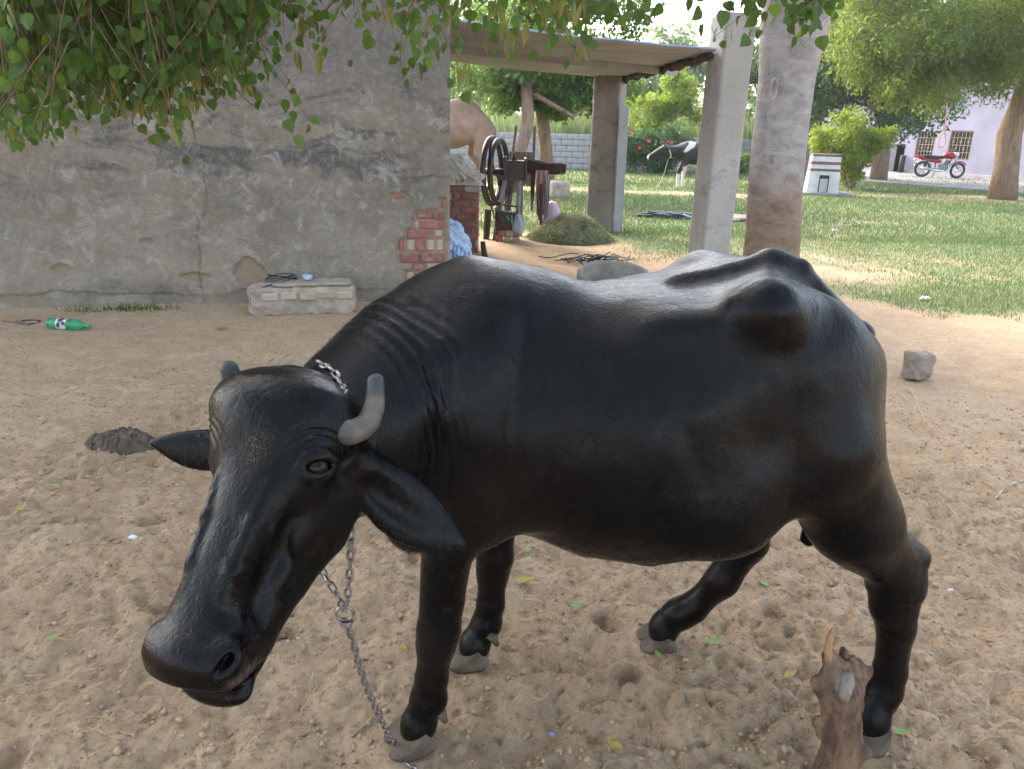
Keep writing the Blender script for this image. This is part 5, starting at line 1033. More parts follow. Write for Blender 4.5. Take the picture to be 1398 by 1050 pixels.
# needs: Field, at, np  -> build_buffalo_field() returns Field
def head_frame():
    o=at(370,512,1.34); tip=at(243,882,1.055)
    a=unit(tip-o); l=V(.90,-.436,0); l=unit(l-a*(l@a)); n=np.cross(a,l)
    return o,a,l,n
HO,HA,HL,HN=head_frame()
def hp(s,l,n): return HO+HA*s+HL*(l+.028)+HN*n
def hd(s,l,n): return HA*s+HL*l+HN*n
def buffalo_field(fine=1.0):
    F=Field([axis((-.80,-.09,.0036*fine),(-.09,1.16,.006*fine)),axis((.95,1.45,.0036*fine),(1.45,2.30,.006*fine)),axis((-.02,.53,.006*fine),(.53,1.14,.0036*fine),(1.14,1.34,.006*fine))])
    YB=1.86
    # ---- trunk
    rows=[(-.36,1.10,.70,.92,.12,1.9,2),(-.25,1.17,.61,.90,.20,1.8,2),(-.1,1.23,.555,.87,.26,1.75,2),(.05,1.228,.54,.85,.31,1.8,2),(.2,1.187,.505,.82,.36,2.2,2.1),
          (.35,1.177,.495,.82,.385,2.6,2.1),(.48,1.203,.585,.85,.365,3.1,2.1),(.62,1.235,.735,.90,.318,2.9,2),(.72,1.195,.73,.94,.26,2.1,2),(.80,1.14,.80,.98,.18,1.9,2),(.86,1.05,.86,.96,.12,2,2)]
    tab=[(x,0,z,w,t-z,z-b,nu,nd) for x,t,b,z,w,nu,nd in rows]
    F.loft((0,YB,0),np.array([[1,0,0],[0,1,0],[0,0,1]]),tab,(-.40,YB-.45,.4),(.90,YB+.45,1.34))
    # ---- neck
    F.chain([V(-.12,1.80,.98),V(-.26,1.64,.95),V(-.36,1.46,.92)],[.23,.185,.15],.10)
    F.chain([V(-.10,1.84,1.11),V(-.27,1.71,1.075),V(-.34,1.54,1.02),V(-.36,1.40,.98)],[.11,.09,.08,.08],.06)
    F.chain([V(-.2,1.72,.72),V(-.28,1.58,.80),V(-.36,1.42,.86)],[.10,.07,.06],.08)
    F.ell((-.215,1.56,.70),(.07,.07,.08),None,.05)
    # ---- shoulder
    for sg in (-1,1):
        y=YB+sg*.19
        F.chain([V(-.02,YB+sg*.10,1.10),V(-.12,y,.90),V(-.16,YB+sg*.20,.76)],[.08,.13,.12],.09)
        F.ell((-.02,YB+sg*.22,.80),(.15,.09,.16),None,.08)
    # ---- front legs
    F.chain([V(-.12,1.66,.80),V(-.14,1.63,.60),V(-.165,1.625,.350),V(-.172,1.63,.305),V(-.184,1.63,.20),V(-.192,1.63,.135),V(-.210,1.626,.085)],[.12,.066,.0515,.047,.0395,.045,.041],.05,.02)
    F.ell((-.06,1.63,.68),(.07,.06,.09),None,.06)
    F.chain([V(-.03,2.02,.80),V(-.03,2.00,.58),V(-.035,1.985,.345),V(-.04,1.985,.295),V(-.045,1.975,.19),V(-.055,1.97,.125),V(-.085,1.957,.076)],[.12,.064,.052,.046,.039,.043,.040],.05,.02)
    # ---- hind legs
    F.chain([V(.66,1.69,1.02),V(.70,1.63,.865),V(.83,1.66,.675),V(.965,1.70,.525)],[.12,.125,.098,.060],.08,.05)
    F.chain([V(.745,1.72,.98),V(.782,1.68,.78),V(.872,1.69,.61)],[.110,.090,.063],.07)
    F.chain([V(1.005,1.715,.535),V(1.01,1.71,.47),V(1.02,1.71,.34),V(1.03,1.71,.20),V(1.025,1.71,.14),V(.997,1.69,.085)],[.045,.054,.045,.040,.045,.041],.04,.02)
    F.cone((.955,1.70,.56),(.985,1.71,.40),.05,.042,.04); F.chain([V(.98,1.71,.60),V(1.040,1.715,.545),V(1.035,1.715,.47)],[.022,.028,.024],.03)
    F.chain([V(.62,2.04,1.0),V(.61,2.06,.78),V(.67,2.04,.56),V(.715,2.03,.40),V(.655,2.03,.26),V(.58,2.05,.145),V(.545,2.06,.115),V(.51,2.07,.078)],[.13,.12,.085,.058,.046,.041,.044,.041],.07,.03)
    F.chain([V(.72,2.0,1.0),V(.72,2.03,.6)],[.12,.08],.07)
    # ---- pelvis bones
    for sg in (-1,1):
        y=YB+sg*.28
        hx,hz=(.53,1.206) if sg<0 else (.515,1.175)
        F.ball((hx,y,hz),.014,.07)
        F.tube([(hx,y,hz),(hx+.04,YB+sg*.15,hz+.005),(.62,YB,1.245)],[.02,.016,.02],.04)
        F.tube([(hx,y,hz-.008),(.42,YB+sg*.255,1.155),(.30,YB+sg*.235,1.130)],[.02,.014,.008],.09)
        F.ell((.595,YB+sg*.12,1.165),(.12,.11,.07),None,.07); F.ell((.42,YB+sg*.12,1.125),(.18,.14,.065),None,.06)
        F.tube([(hx,y,hz-.01),(.66,YB+sg*.22,1.13),(.77,YB+sg*.15,1.06)],[.03,.05,.038],.11)
        F.ball((.782,YB+sg*.15,1.065),.034,.06)
    F.tube([(.40,YB,1.195),(.52,YB,1.225),(.61,YB,1.252),(.69,YB,1.236),(.79,YB,1.138),(.845,YB,1.075)],[.02,.022,.026,.026,.026,.03],.05)
    for sg in (-1,1): F.ell((.67,YB+sg*.20,1.04),(.12,.09,.12),None,.10)
    for sg in (-1,1): F.chain([V(.535,YB+sg*.215,1.125),V(.60,YB+sg*.225,1.03),V(.67,YB+sg*.22,.93)],[.066,.088,.11],.10)
    # tail
    F.tube([(.86,YB,1.08),(.885,YB+.05,1.02),(.88,YB+.07,.85),(.87,YB+.08,.65),(.86,YB+.09,.45)],[.035,.032,.026,.022,.018],.03)
    # hollow in front of the hook bone, and between pelvis and tail head
    F.ell((.345,1.455,1.085),(.13,.05,.055),None,.065,True)
    F.ell((.735,1.745,1.215),(.08,.04,.05),None,.08,True)
    # belly side bulge and flank fold
    F.ell((.50,1.57,.74),(.11,.09,.12),None,.12)
    # muscle and skin relief: crease behind the shoulder, shoulder and elbow swell, faint ribs, flank line
    def near(px,py,o=0.0):
        d=ray(px,py); ts=np.arange(1.25,1.9,.004)/d[1]; p=_C0+d*ts[:,None]; ix=[np.clip(np.searchsorted(F.ax[a],p[:,a]),0,len(F.ax[a])-1) for a in range(3)]; v=F.d[ix[0],ix[1],ix[2]]<0; return p[np.argmax(v)]-d*o
    G=Field([a for a in F.ax]); G.margin=.06
    G.chain([near(716,440),near(704,540),near(694,640),near(684,705)],[.012,.02,.022,.014],.02)
    G.chain([near(905,535),near(940,600),near(968,668)],[.006,.014,.008],.02); G.chain([near(1082,500),near(1085,600),near(1088,650),near(1078,692)],[.004,.010,.016,.010],.02)
    G.chain([near(560,420),near(590,520),near(612,620)],[.01,.012,.008],.02); F.d+=(.009*np.exp(-np.maximum(G.d+.012,0)/.022)).astype(f4)*(G.d<.3)
    H_=Field([a for a in F.ax]); H_.margin=.08
    for (px,py),r in (((610,480),.03),((655,690),.03),((575,560),.02)): H_.ball(near(px,py),r,.03)
    F.d-=(.012*np.exp(-np.maximum(H_.d,0)/.04)).astype(f4)*(H_.d<.3)
    def relief(X,Y,Z):
        a=X*6.5+Y*2.2; b=Z*6.5-Y*2.6; rib=np.exp(-((X-.30)/.16)**2)*np.exp(-((Z-.88)/.17)**2)*np.sin((X-.10*(Z-.8))*(2*np.pi/.085))*.0022
        return (-.0075*fbm(a,b,3,141)-rib).astype(f4)
    F.add((-.15,1.3,.45),(1.1,2.35,1.4),relief)
    # udder and teats
    F.ell((.60,1.90,.67),(.11,.12,.09),None,.08)
    for x,y,z in ((.685,1.80,.60),(.645,1.84,.60),(.60,1.96,.60),(.68,1.96,.60)):
        F.chain([V(x,y,z+.09),V(x,y,z+.02),V(x+.003,y,z-.015)],[.03,.016,.011],.02)
    for x,y,a,z in ((-.215,1.624,203,.084),(-.085,1.957,188,.082),(.508,2.07,184,.078),(.997,1.69,222,.084)):
        d=V(math.cos(math.radians(a)),math.sin(math.radians(a)),0); F.ell(V(x,y,z-.034)+d*.006,(.046,.050,.048),frame(d,V(-d[1],d[0],0)),.03)
    buffalo_head(F); neck_folds(F)
    return F
HR=np.array([HA,HL,HN])
def frame(d,w):
    d=unit(d); w=np.asarray(w,float); w=unit(w-d*(w@d)); return np.array([d,w,np.cross(d,w)])
EYES=[]
def buffalo_head(F):
    R=np.array([HA,HL,-HN])
    #      s   lat  n     hw   front back  nf  nb
    rows=[(-.03,-.02,-.07,.05,.03,.05,2,2),(-.01,-.02,-.07,.10,.07,.07,2,2),(.02,-.02,-.07,.14,.105,.09,2.2,2),(.06,-.018,-.07,.145,.115,.10,2.3,2),(.10,-.012,-.07,.128,.11,.12,2.4,2),(.15,-.005,-.07,.112,.103,.14,2.5,2.1),(.21,.010,-.06,.088,.09,.15,2.6,2.1),(.28,.012,-.05,.070,.08,.135,2.8,2.1),
          (.35,.004,-.04,.064,.068,.115,2.8,2.1),(.41,-.006,-.035,.072,.060,.095,2.5,2.2),(.46,0,-.03,.086,.058,.075,2.4,2.3),(.50,-.002,-.025,.097,.050,.055,2.5,2.4),(.53,-.003,-.025,.090,.034,.04,2.4,2.4)]
    tab=[(s,c,-n,w,b,fr,nb,nf) for s,c,n,w,fr,b,nf,nb in rows]
    P=[hp(s,l,n) for s in (-.1,.62) for l in (-.25,.25) for n in (-.35,.15)]
    lo,hi=np.min(P,0),np.max(P,0)
    F.loft(hp(0,0,0),R,tab,lo,hi,.03)
    F.ell(hp(.066,-.02,-.05),(.090,.128,.09),HR,.04)     # domed forehead
    for sg in (-1,1):
        F.ell(hp(.075,-.015+sg*.112,-.075),(.04,.045,.05),HR,.025)  # horn root
        F.ell(hp(.15,sg*.088,-.035),(.05,.034,.036),HR,.03)  # orbit
        F.chain([hp(.16,sg*.07,-.17),hp(.24,sg*.055,-.17),hp(.34,sg*.035,-.135),hp(.45,sg*.03,-.09)],[.055,.052,.045,.04],.05) # jaw
        F.ell(hp(.20,sg*.080,-.11),(.07,.03,.06),HR,.04)   # cheek
        F.tube([hp(.20,sg*(.058+.003*sg),.012),hp(.27,sg*(.050+.005*sg),.016),hp(.35,sg*.044,.014),hp(.40,sg*.04,.008)],[.006,.010,.010,.007],.016)    # nasal ridge
        F.ell(hp(.32,sg*.082,-.040),(.075,.021,.022),frame(HA-.12*HL*sg,HL),.035,True)       # hollow before the cheek
        F.ell(hp(.335,sg*.064,-.085),(.035,.018,.018),HR,.016); F.ell(hp(.25,sg*.085,-.085),(.05,.016,.03),HR,.02)     # cheek teeth bulge
        F.tube([hp(.17,sg*.080,.0),hp(.22,sg*.078,-.012),hp(.27,sg*.070,-.012),hp(.31,sg*.066,-.03)],[.004,.005,.005,.003],.008)  # vein
        # eye: lids, then the opening
        o=unit(HL*sg*.80+HN*.60); c=hp(.150,sg*.100+.008,-.03); EYES.append((c,o))
        fr=frame(HL*sg*.6-HN*.8-HA*.45,o)
        F.ell(c,(.036,.026,.027),fr,.012)
        F.ell(c+o*.022,(.0235,.03,.0102),fr,.006,True)
        F.ball(c,.0215,.002,True)
        up=-fr[2] if (fr[2]@HA)>0 else fr[2]
        F.tube([c+o*.014+fr[0]*t+up*(.024-t*t*14) for t in (-.034,-.018,0,.018,.034)],[.003,.005,.006,.005,.003],.008)   # brow fold
        F.tube([c+o*.010+fr[0]*t-up*(.021-t*t*10) for t in (-.03,-.015,0,.015,.03)],[.002,.004,.004,.004,.002],.008)
        # nostril
        F.ell(hp(.478,-.005+(.080 if sg>0 else -.070),.0),(.03,.022,.028) if sg>0 else (.025,.018,.022),frame(HA*.8+HL*sg*.3,HN),.02)
        no=unit(HL*sg*.7+HN*.65+HA*.35); fr=frame(HA*.8-HL*sg*.55-HN*.0,no)
        F.ell(hp(.492,-.003+sg*.086,.014),(.023,.030,.0095),fr,.012,True)
    # muzzle pad, upper lip edge, lower lip and chin
    F.ell(hp(.50,-.004,-.005),(.040,.078,.040),HR,.03)
    F.ell(hp(.505,.004,-.070),(.05,.078,.034),frame(HA-.5*HN,HL),.015)
    F.ell(hp(.532,.010,-.072),(.034,.076,.024),frame(HA+.4*HN,HL),.012)
    F.ell(hp(.48,.005,-.10),(.06,.058,.03),HR,.03)
    F.ell(hp(.522,.01,-.035),(.075,.15,.0035),frame(HN+.62*HA,HL),.010,True)     # mouth line
    # ears
    b0=hp(.105,.105,-.115); tip=at(636,747,1.36); L=np.linalg.norm(tip-b0)
    fr=frame(tip-b0,at(510,712,1.25)-at(575,665,1.32)); n=fr[2] if fr[2][1]>0 else -fr[2]
    fr=np.array([fr[0],fr[1],n])
    T=[0,.15,.3,.45,.6,.75,.88,.97,1.0]; W=[.036,.042,.054,.062,.060,.047,.028,.012,.005]; TH=[.034,.030,.022,.018,.015,.012,.010,.007,.004]
    F.loft(b0,fr,[(t*L,.010*math.sin(t*3.1),.012*math.sin(t*3.14),w,th,th,2,2) for t,w,th in zip(T,W,TH)],np.minimum(b0,tip)-.08,np.maximum(b0,tip)+.08,.02)
    F.ell(b0+fr[0]*.140+fr[1]*.020-n*.022,(.095,.030,.030),frame(fr[0],fr[1]),.016,True)
    b0=hp(.12,-.115,-.115); tip=at(203,607,1.40); L=np.linalg.norm(tip-b0)
    fr=frame(tip-b0,V(.1,-.35,-1)); n=fr[2] if fr[2][1]>0 else -fr[2]; fr=np.array([fr[0],fr[1],n])
    W=[.034,.036,.040,.041,.038,.030,.018,.008,.004]
    F.loft(b0,fr,[(t*L,-.004+.010*math.sin(t*3.1),.006,w,th,th,2,2) for t,w,th in zip(T,W,TH)],np.minimum(b0,tip)-.08,np.maximum(b0,tip)+.08,.02)
    # skin folds round the eyes
    for c,o in EYES:
        def fold(X,Y,Z,c=c,o=o):
            dx,dy,dz=X-c[0],Y-c[1],Z-c[2]; r=np.sqrt(dx*dx+dy*dy+dz*dz)
            u=-(dx*HA[0]+dy*HA[1]+dz*HA[2])+.45*(dx*HN[0]+dy*HN[1]+dz*HN[2])
            m=np.clip((r-.040)/.012,0,1)*np.clip((.088-r)/.02,0,1)*np.clip((u/np.maximum(r,1e-4)-.1)/.4,0,1)
            return (np.sin(r*(2*np.pi/.0125))*.0016*m).astype(f4)
        F.add(c-.11,c+.11,fold)
def neck_folds(F):
    def fn(X,Y,Z):
        w=np.sin((X*.95+Z*.12+Y*.5+.008*np.sin(Z*21+X*9))*(2*np.pi/.024))
        m=np.exp(-((X+.17)/.07)**2)*np.clip((1.62-Y)/.1,0,1)*np.clip((Y-1.42)/.05,0,1)*np.exp(-((Z-.93)/.17)**2)
        return (w*.0022*m).astype(f4)
    F.add((-.35,1.2,.5),(.05,1.9,1.25),fn)
    def fn2(X,Y,Z):     # rings round the neck crest
        t=(X+.30)*-.62+(Y-1.66)*-.78
        w=np.sin((t+.006*np.sin(Z*30))*(2*np.pi/.032)); m=np.exp(-((t-.02)/.07)**2)*np.clip((Z-.98)/.08,0,1)
        return (w*.003*m).astype(f4)
    F.add((-.6,1.25,.9),(-.12,1.9,1.25),fn2)
# ------------------------------------------------------------------ the buffalo
buf = thing('buffalo', 'large black water buffalo standing side on with lowered head turned to the camera', 'buffalo', (.35, 1.85, 0))
BF = buffalo_field(1.0); P_, Q_ = BF.mesh(); P_ = taubin(P_, Q_, 2)
X, Y, Z = P_.T
def blob(c, r): return np.exp(-((P_-np.asarray(c))**2).sum(1)/r**2)
dust = 1.0*blob(hp(.140, .030, .05), .026)+.8*blob(hp(.160, .022, .045), .022)+.5*blob(at(1155, 475, 1.62), .022)+.45*blob(at(1162, 490, 1.62), .02)+.4*blob(at(1135, 425, 1.62), .025)+.35*blob(at(1045, 490, 1.47), .02)
dust = np.clip(dust*1.2+.35*sstep(.16, .02, Z), 0, 1)
ruf = .8*blob(at(690, 700, 1.55), .10)+.5*sstep(.55, .2, Z)*sstep(.1, .3, Z)+.6*sstep(-.02, -.3, 0*Z)+.5*blob(at(965, 735, 1.9), .1)
haze_ = .5*blob(at(1000, 600, 1.45), .10)+.5*blob(at(1090, 600, 1.5), .12)+.35*blob(hp(.2, .09, -.1), .07)
wet = np.clip(1.2*blob(hp(.52, -.03, .02), .055)+.8*blob(hp(.50, .06, .0), .03)+.6*blob(hp(.54, .0, -.05), .05), 0, 1)
def surf_hit(px, py, y0=1.0, y1=2.3):
    d = ray(px, py); ts = np.arange(y0, y1, .003)/d[1]; p = _C0+d*ts[:, None]; ix = [np.clip(np.searchsorted(BF.ax[a], p[:, a]), 0, len(BF.ax[a])-1) for a in range(3)]
    v = BF.d[ix[0], ix[1], ix[2]]; k = np.argmax(v < .002); return p[k] if v[k] < .002 else None
pink = np.zeros(len(P_))
for px, py, r, w in ((292, 941, .007, .5), (304, 938, .008, .7), (316, 932, .009, .9), (328, 926, .010, 1.), (340, 916, .010, 1.), (349, 906, .008, .8), (432, 651, .003, .3), (440, 649, .003, .3), (447, 645, .003, .3)):
    h_ = surf_hit(px, py)
    if h_ is not None: pink = np.maximum(pink, w*blob(h_, r))
obj_from('body', P_, Q_, M['hide'], buf, None, True, {'dust': dust, 'rufous': np.clip(ruf, 0, 1), 'haze': np.clip(haze_, 0, 1), 'wet': wet, 'pink': np.clip(pink, 0, 1)})
# short coarse hair over the hide, longer on the nape, the ears and the brisket
fn_ = P_[Q_]; nf_ = np.cross(fn_[:, 2]-fn_[:, 0], fn_[:, 3]-fn_[:, 1]); vn_ = np.zeros_like(P_)
for k in range(4): np.add.at(vn_, Q_[:, k], nf_)
vn_ = unit_rows(vn_)
if ((vn_*(P_-P_.mean(0))).sum(1)).mean() < 0: vn_ = -vn_
hg = np.random.default_rng(77); hl, hv = [], []
def hairs(w, n, L, wid, flow):
    i = hg.choice(len(P_), n, p=w/w.sum()); p = P_[i]+hg.normal(0, .002, (n, 3)); nrm = vn_[i]; p = p-nrm*((p-P_[i])*nrm).sum(1)[:, None]-nrm*.0008
    d = np.asarray(flow)+hg.normal(0, .35, (n, 3)); d = d-nrm*(d*nrm).sum(1)[:, None]; d = unit_rows(d)*.9+nrm*hg.uniform(.12, .45, n)[:, None]; l = L*hg.uniform(.5, 1.3, n); s = unit_rows(np.cross(d, nrm+hg.normal(0, .3, (n, 3))))*wid
    hv.append(np.stack([p-s, p+s, p+d*l[:, None]], 1).reshape(-1, 3))
neck_w = blob(at(450, 470, 1.55), .12)+blob(at(520, 420, 1.7), .10)+blob(hp(0, -.02, -.1), .06); ear_w = blob(at(560, 700, 1.30), .05)+.6*blob(at(600, 725, 1.33), .04)+.5*blob(hp(.11, -.2, -.12), .06); brisk_w = blob(at(580, 740, 1.52), .07)+.5*blob(at(590, 860, 1.62), .05)
hairs(np.full(len(P_), 1.0)*(Z > .1)*(wet < .3), 26000, .008, .00035, (.35, 0, -1)); hairs(neck_w, 2600, .020, .0004, (.5, .3, -.5)); hairs(ear_w, 1500, .024, .0004, (.5, -.3, -.6)); hairs(brisk_w, 1500, .022, .0004, (0, 0, -1))
hv = np.concatenate(hv); ho = obj_from('hair', hv, np.arange(len(hv)).reshape(-1, 3), M['hair'], buf); ho['kind'] = 'stuff'
# eyes
for (c, o), far in zip(EYES, (True, False)):
    n_, m_ = 14, 24; th = np.linspace(0, math.pi*.62, n_); ph = np.linspace(0, 2*math.pi, m_, endpoint=False); e1 = unit(np.cross(o, [0, 0, 1.])); e2 = np.cross(o, e1); v = []; rg = []
    for t in th:
        for p in ph: v.append(c+(o*math.cos(t)+(e1*math.cos(p)+e2*math.sin(p))*math.sin(t))*.0212); rg.append(t/.62)
    f = [(i*m_+j, i*m_+(j+1) % m_, (i+1)*m_+(j+1) % m_, (i+1)*m_+j) for i in range(n_-1) for j in range(m_)]
    obj_from('eye', v, f, M['eye'], buf, None, True, {'ring': np.array(rg)})
# horns
def horn(pts, rs):
    pts = np.array(pts); k = len(pts); t = np.linspace(0, 1, 40); q = np.stack([smooth_interp(t, np.linspace(0, 1, k), pts[:, a]) for a in range(3)], 1); r = smooth_interp(t, np.linspace(0, 1, k), np.array(rs))
    q = np.r_[q, [q[-1]+unit(q[-1]-q[-2])*.35*r[-1], q[-1]+unit(q[-1]-q[-2])*.6*r[-1]]]; r = np.r_[r, r[-1]*.8, r[-1]*.35]; r = r*(1+.025*np.sin(np.arange(len(r))*1.35)*(np.arange(len(r)) < 30)); mb = MB(); mb.tube(q, list(r), 16, flat=.85); tt_ = np.linspace(0, 1.05, len(q)); tp = np.repeat(np.maximum(sstep(.76, .88, tt_), sstep(.52, .25, tt_)*.8), 16)
    obj_from('horn', mb.v, mb.f, M['horn'], buf, None, True, {'tip': tp})
horn([at(446, 560, 1.36), at(460, 582, 1.30), at(478, 590, 1.275), at(502, 577, 1.30), at(512, 547, 1.33), at(513, 518, 1.35)], [.026, .029, .027, .0235, .0195, .0165])
horn([at(335, 560, 1.47), at(326, 543, 1.48), at(319, 521, 1.485), at(312, 501, 1.485)], [.030, .027, .0225, .0185])
# hooves: two claws and two dew claws on each foot
def claw(top, toe, w, sidev, name='hoof'):
    """one cloven claw, from the hair line to its toe, flat on the ground"""
    F = Field([np.arange(min(top[a], toe[a])-.07, max(top[a], toe[a])+.07, .0035) if a < 2 else np.arange(-.02, .125, .0035) for a in range(3)])
    top = np.asarray(top, float); toe = np.asarray(toe, float); d = unit((toe-top)*np.array([1, 1, 0]))
    F.chain([top+V(0, 0, .004), (top+toe)/2+V(0, 0, -.006), toe+V(0, 0, .006)-d*.012], [w, w*.90, w*.45], .02); F.chain([top-d*.03+V(0, 0, -.03), top+V(0, 0, -.035)], [w*.8, w*.95], .03)
    F.d = np.maximum(F.d, (-.004-F.ax[2])[None, None, :]+0*F.d); F.d = np.maximum(F.d, ((F.ax[2]-top[2]-.008)[None, None, :]+0*F.d+(F.ax[0]-top[0])[:, None, None]*d[0]*.6+(F.ax[1]-top[1])[None, :, None]*d[1]*.6).astype(f4))
    p, q = F.mesh(); p = taubin(p, q, 1); obj_from(name, p, q, M['hoof'], buf, None, True)
def foot(cx, cy, ang, top=.074, L=.088, w=.033, back=None):
    d = V(math.cos(ang), math.sin(ang), 0); s = V(-d[1], d[0], 0)
    for sg in (-1, 1): claw(V(cx, cy, top-.026)+s*sg*.030+d*.020, V(cx, cy, .010)+s*sg*.032+d*L, w, s*sg)
    for sg in (-1, 1):
        b = V(cx, cy, .105)-d*.052+s*sg*.032; mb = MB(); mb.tube([b+d*.02+V(0, 0, .012), b-V(0, 0, .006), b-d*.008-V(0, 0, .030)], [.013, .013, .007], 10); mb.build('dew_claw', M['hoof'], buf, True)
foot(-.215, 1.622, math.radians(203)); foot(-.085, 1.955, math.radians(188)); foot(.508, 2.07, math.radians(184), .06); foot(.995, 1.69, math.radians(222))

# ------------------------------------------------------------------ tether chain
ch = thing('tether_chain', 'steel link chain round the buffalo neck hanging from under its cheek to the ground', 'chain', (-.32, 1.36, 0))
def link_mesh(Lk=.029, Wk=.0175, r=.0031):
    mb = MB(); h = (Lk-Wk)/2; c = []
    for k in range(16): a = 2*math.pi*k/16; c.append(V(math.cos(a)*(Wk/2-r)+0, 0, math.sin(a)*(Wk/2-r)+(h if math.sin(a) >= 0 else -h)))
    n = len(c); b = []
    for i, p in enumerate(c):
        t = unit(c[(i+1) % n]-c[i-1]); u = V(0, 1, 0); w = np.cross(t, u)
        for j in range(6): q = 2*math.pi*j/6; mb.v.append(tuple(p+(u*math.cos(q)+w*math.sin(q))*r))
    for i in range(n):
        for j in range(6): mb.f.append((i*6+j, i*6+(j+1) % 6, ((i+1) % n)*6+(j+1) % 6, ((i+1) % n)*6+j)); mb.m.append(0)
    me = bpy.data.meshes.new('link'); me.from_pydata(mb.v, [], mb.f); me.materials.append(M['chain']); me.polygons.foreach_set('use_smooth', np.ones(len(me.polygons), bool)); return me
LM = link_mesh()
def run_chain(pts, pitch=.0216):
    pts = np.array(pts, float); k = len(pts); t = np.linspace(0, 1, 200); q = np.stack([smooth_interp(t, np.linspace(0, 1, k), pts[:, a]) for a in range(3)], 1); s = np.r_[0, np.cumsum(np.linalg.norm(np.diff(q, axis=0), axis=1))]; n = int(s[-1]/pitch); ref = V(1, .3, 0)
    for i in range(n):
        w = (i+.5)*pitch; c = np.array([np.interp(w, s, q[:, a]) for a in range(3)]); d = unit(np.array([np.interp(w+.004, s, q[:, a])-np.interp(w-.004, s, q[:, a]) for a in range(3)])); x = unit(np.cross(ref, d)); y = np.cross(d, x); a = (math.pi/2 if i % 2 else 0)+.35+random.uniform(-.15, .15)
        X_ = x*math.cos(a)+y*math.sin(a); Y_ = np.cross(d, X_); o = bpy.data.objects.new('link', LM); COL.objects.link(o); o.parent = ch; o.matrix_local = Matrix(((X_[0], Y_[0], d[0], c[0]-ch.location[0]), (X_[1], Y_[1], d[1], c[1]-ch.location[1]), (X_[2], Y_[2], d[2], c[2]-ch.location[2]), (0, 0, 0, 1)))
ring = at(471, 838, 1.33)
col = [surf_hit(px, py, 1.1) for px, py in ((433, 495), (444, 500), (454, 507), (461, 516), (466, 527), (470, 540))]; col = [p-ray(450, 510)*.004/1.0 for p in col if p is not None]
if len(col) > 2: run_chain(col)
run_chain([at(486, 650, 1.36), at(482, 680, 1.345), at(480, 720, 1.335), at(478, 770, 1.33), at(473, 832, 1.33)])
run_chain([at(415, 740, 1.42), at(440, 781, 1.385), at(455, 805, 1.35), at(470, 834, 1.333)])
run_chain([ring+V(.004, 0, -.028), at(484, 885, 1.35), at(497, 930, 1.39), at(512, 965, 1.45), at(524, 990, 1.50), gnd(540, 1022)+V(0, 0, .012), gnd(556, 1046)+V(0, 0, .008), gnd(600, 1080)+V(0, 0, .008)])
mb = MB(); mb.torus(ring, .0175, .0034, unit(V(-.1, 1, .1)), 28, 8); mb.build('ring', M['chain'], ch, True)
mb = MB(); s0 = ring-V(0, 0, .021)
for k in range(3): mb.torus(s0+V(.001*k, -.001*k, -.004*k+.003), .0135-.002*k, .0024, unit(V(.12, .25, 1)), 22, 6)
mb.build('swivel', M['chain'], ch, True)

# ------------------------------------------------------------------ wooden stump
sc = V(.80, 1.50, 0)
st = thing('tree_stump', 'rough broken wooden tethering stump with a pointed splinter in front of the hind hoof', 'stump', sc)
F = Field([axis((.62, 1.02, .004)), axis((1.34, 1.68, .004)), axis((-.04, .47, .004))])
def SP(px, py, Y=1.5): return at(px, py, Y)
F.chain([V(.80, 1.50, -.05), SP(1150, 1030), SP(1148, 960), SP(1143, 930)], [.052, .046, .043, .041], .02)
F.chain([SP(1146, 950), SP(1140, 915), SP(1132, 893)], [.040, .029, .019], .02)
F.chain([SP(1158, 945), SP(1165, 915, 1.53), SP(1150, 890, 1.53)], [.038, .028, .012], .02); F.chain([SP(1165, 935, 1.53), SP(1186, 917, 1.54)], [.030, .014], .02)
F.chain([SP(1130, 950), SP(1117, 930, 1.49)], [.024, .017], .012); F.chain([SP(1125, 1000), SP(1117, 985, 1.48)], [.02, .012], .012)
F.chain([SP(1160, 1015), SP(1182, 1028, 1.47)], [.026, .012], .014); F.ell(SP(1154, 938, 1.455), (.020, .03, .045), None, .008)
F.ell(SP(1152, 908, 1.44), (.012, .03, .04), None, .015, True)
def stump_relief(X, Y, Z):
    a = np.arctan2(Y-1.5, X-.80); k = (fbm(a*4+Z*3, Z*9+0*a, 4, 7)*.010+.010*np.abs(fbm(a*9, Z*6+a*.5, 4, 17, .65))+.004*fbm(a*5+Z*40, Z*45+a*3, 3, 27)); return k.astype(f4)
F.add((.6, 1.3, -.1), (1.05, 1.7, .5), stump_relief); p, q = F.mesh(); p = taubin(p, q, 1)
cut = np.clip(np.exp(-((p-SP(1154, 938, 1.43))**2).sum(1)/.035**2)*1.3, 0, 1)
obj_from('wood', p, q, M['stump'], st, None, True, {'cut': cut})
mb = MB(); mb.tube([SP(1129, 899), SP(1131, 880), SP(1134, 866), SP(1137, 856)], [.017, .0125, .0085, .0015], 8, wob=.12, flat=.7); mb.build('splinter', M['shard'], st)

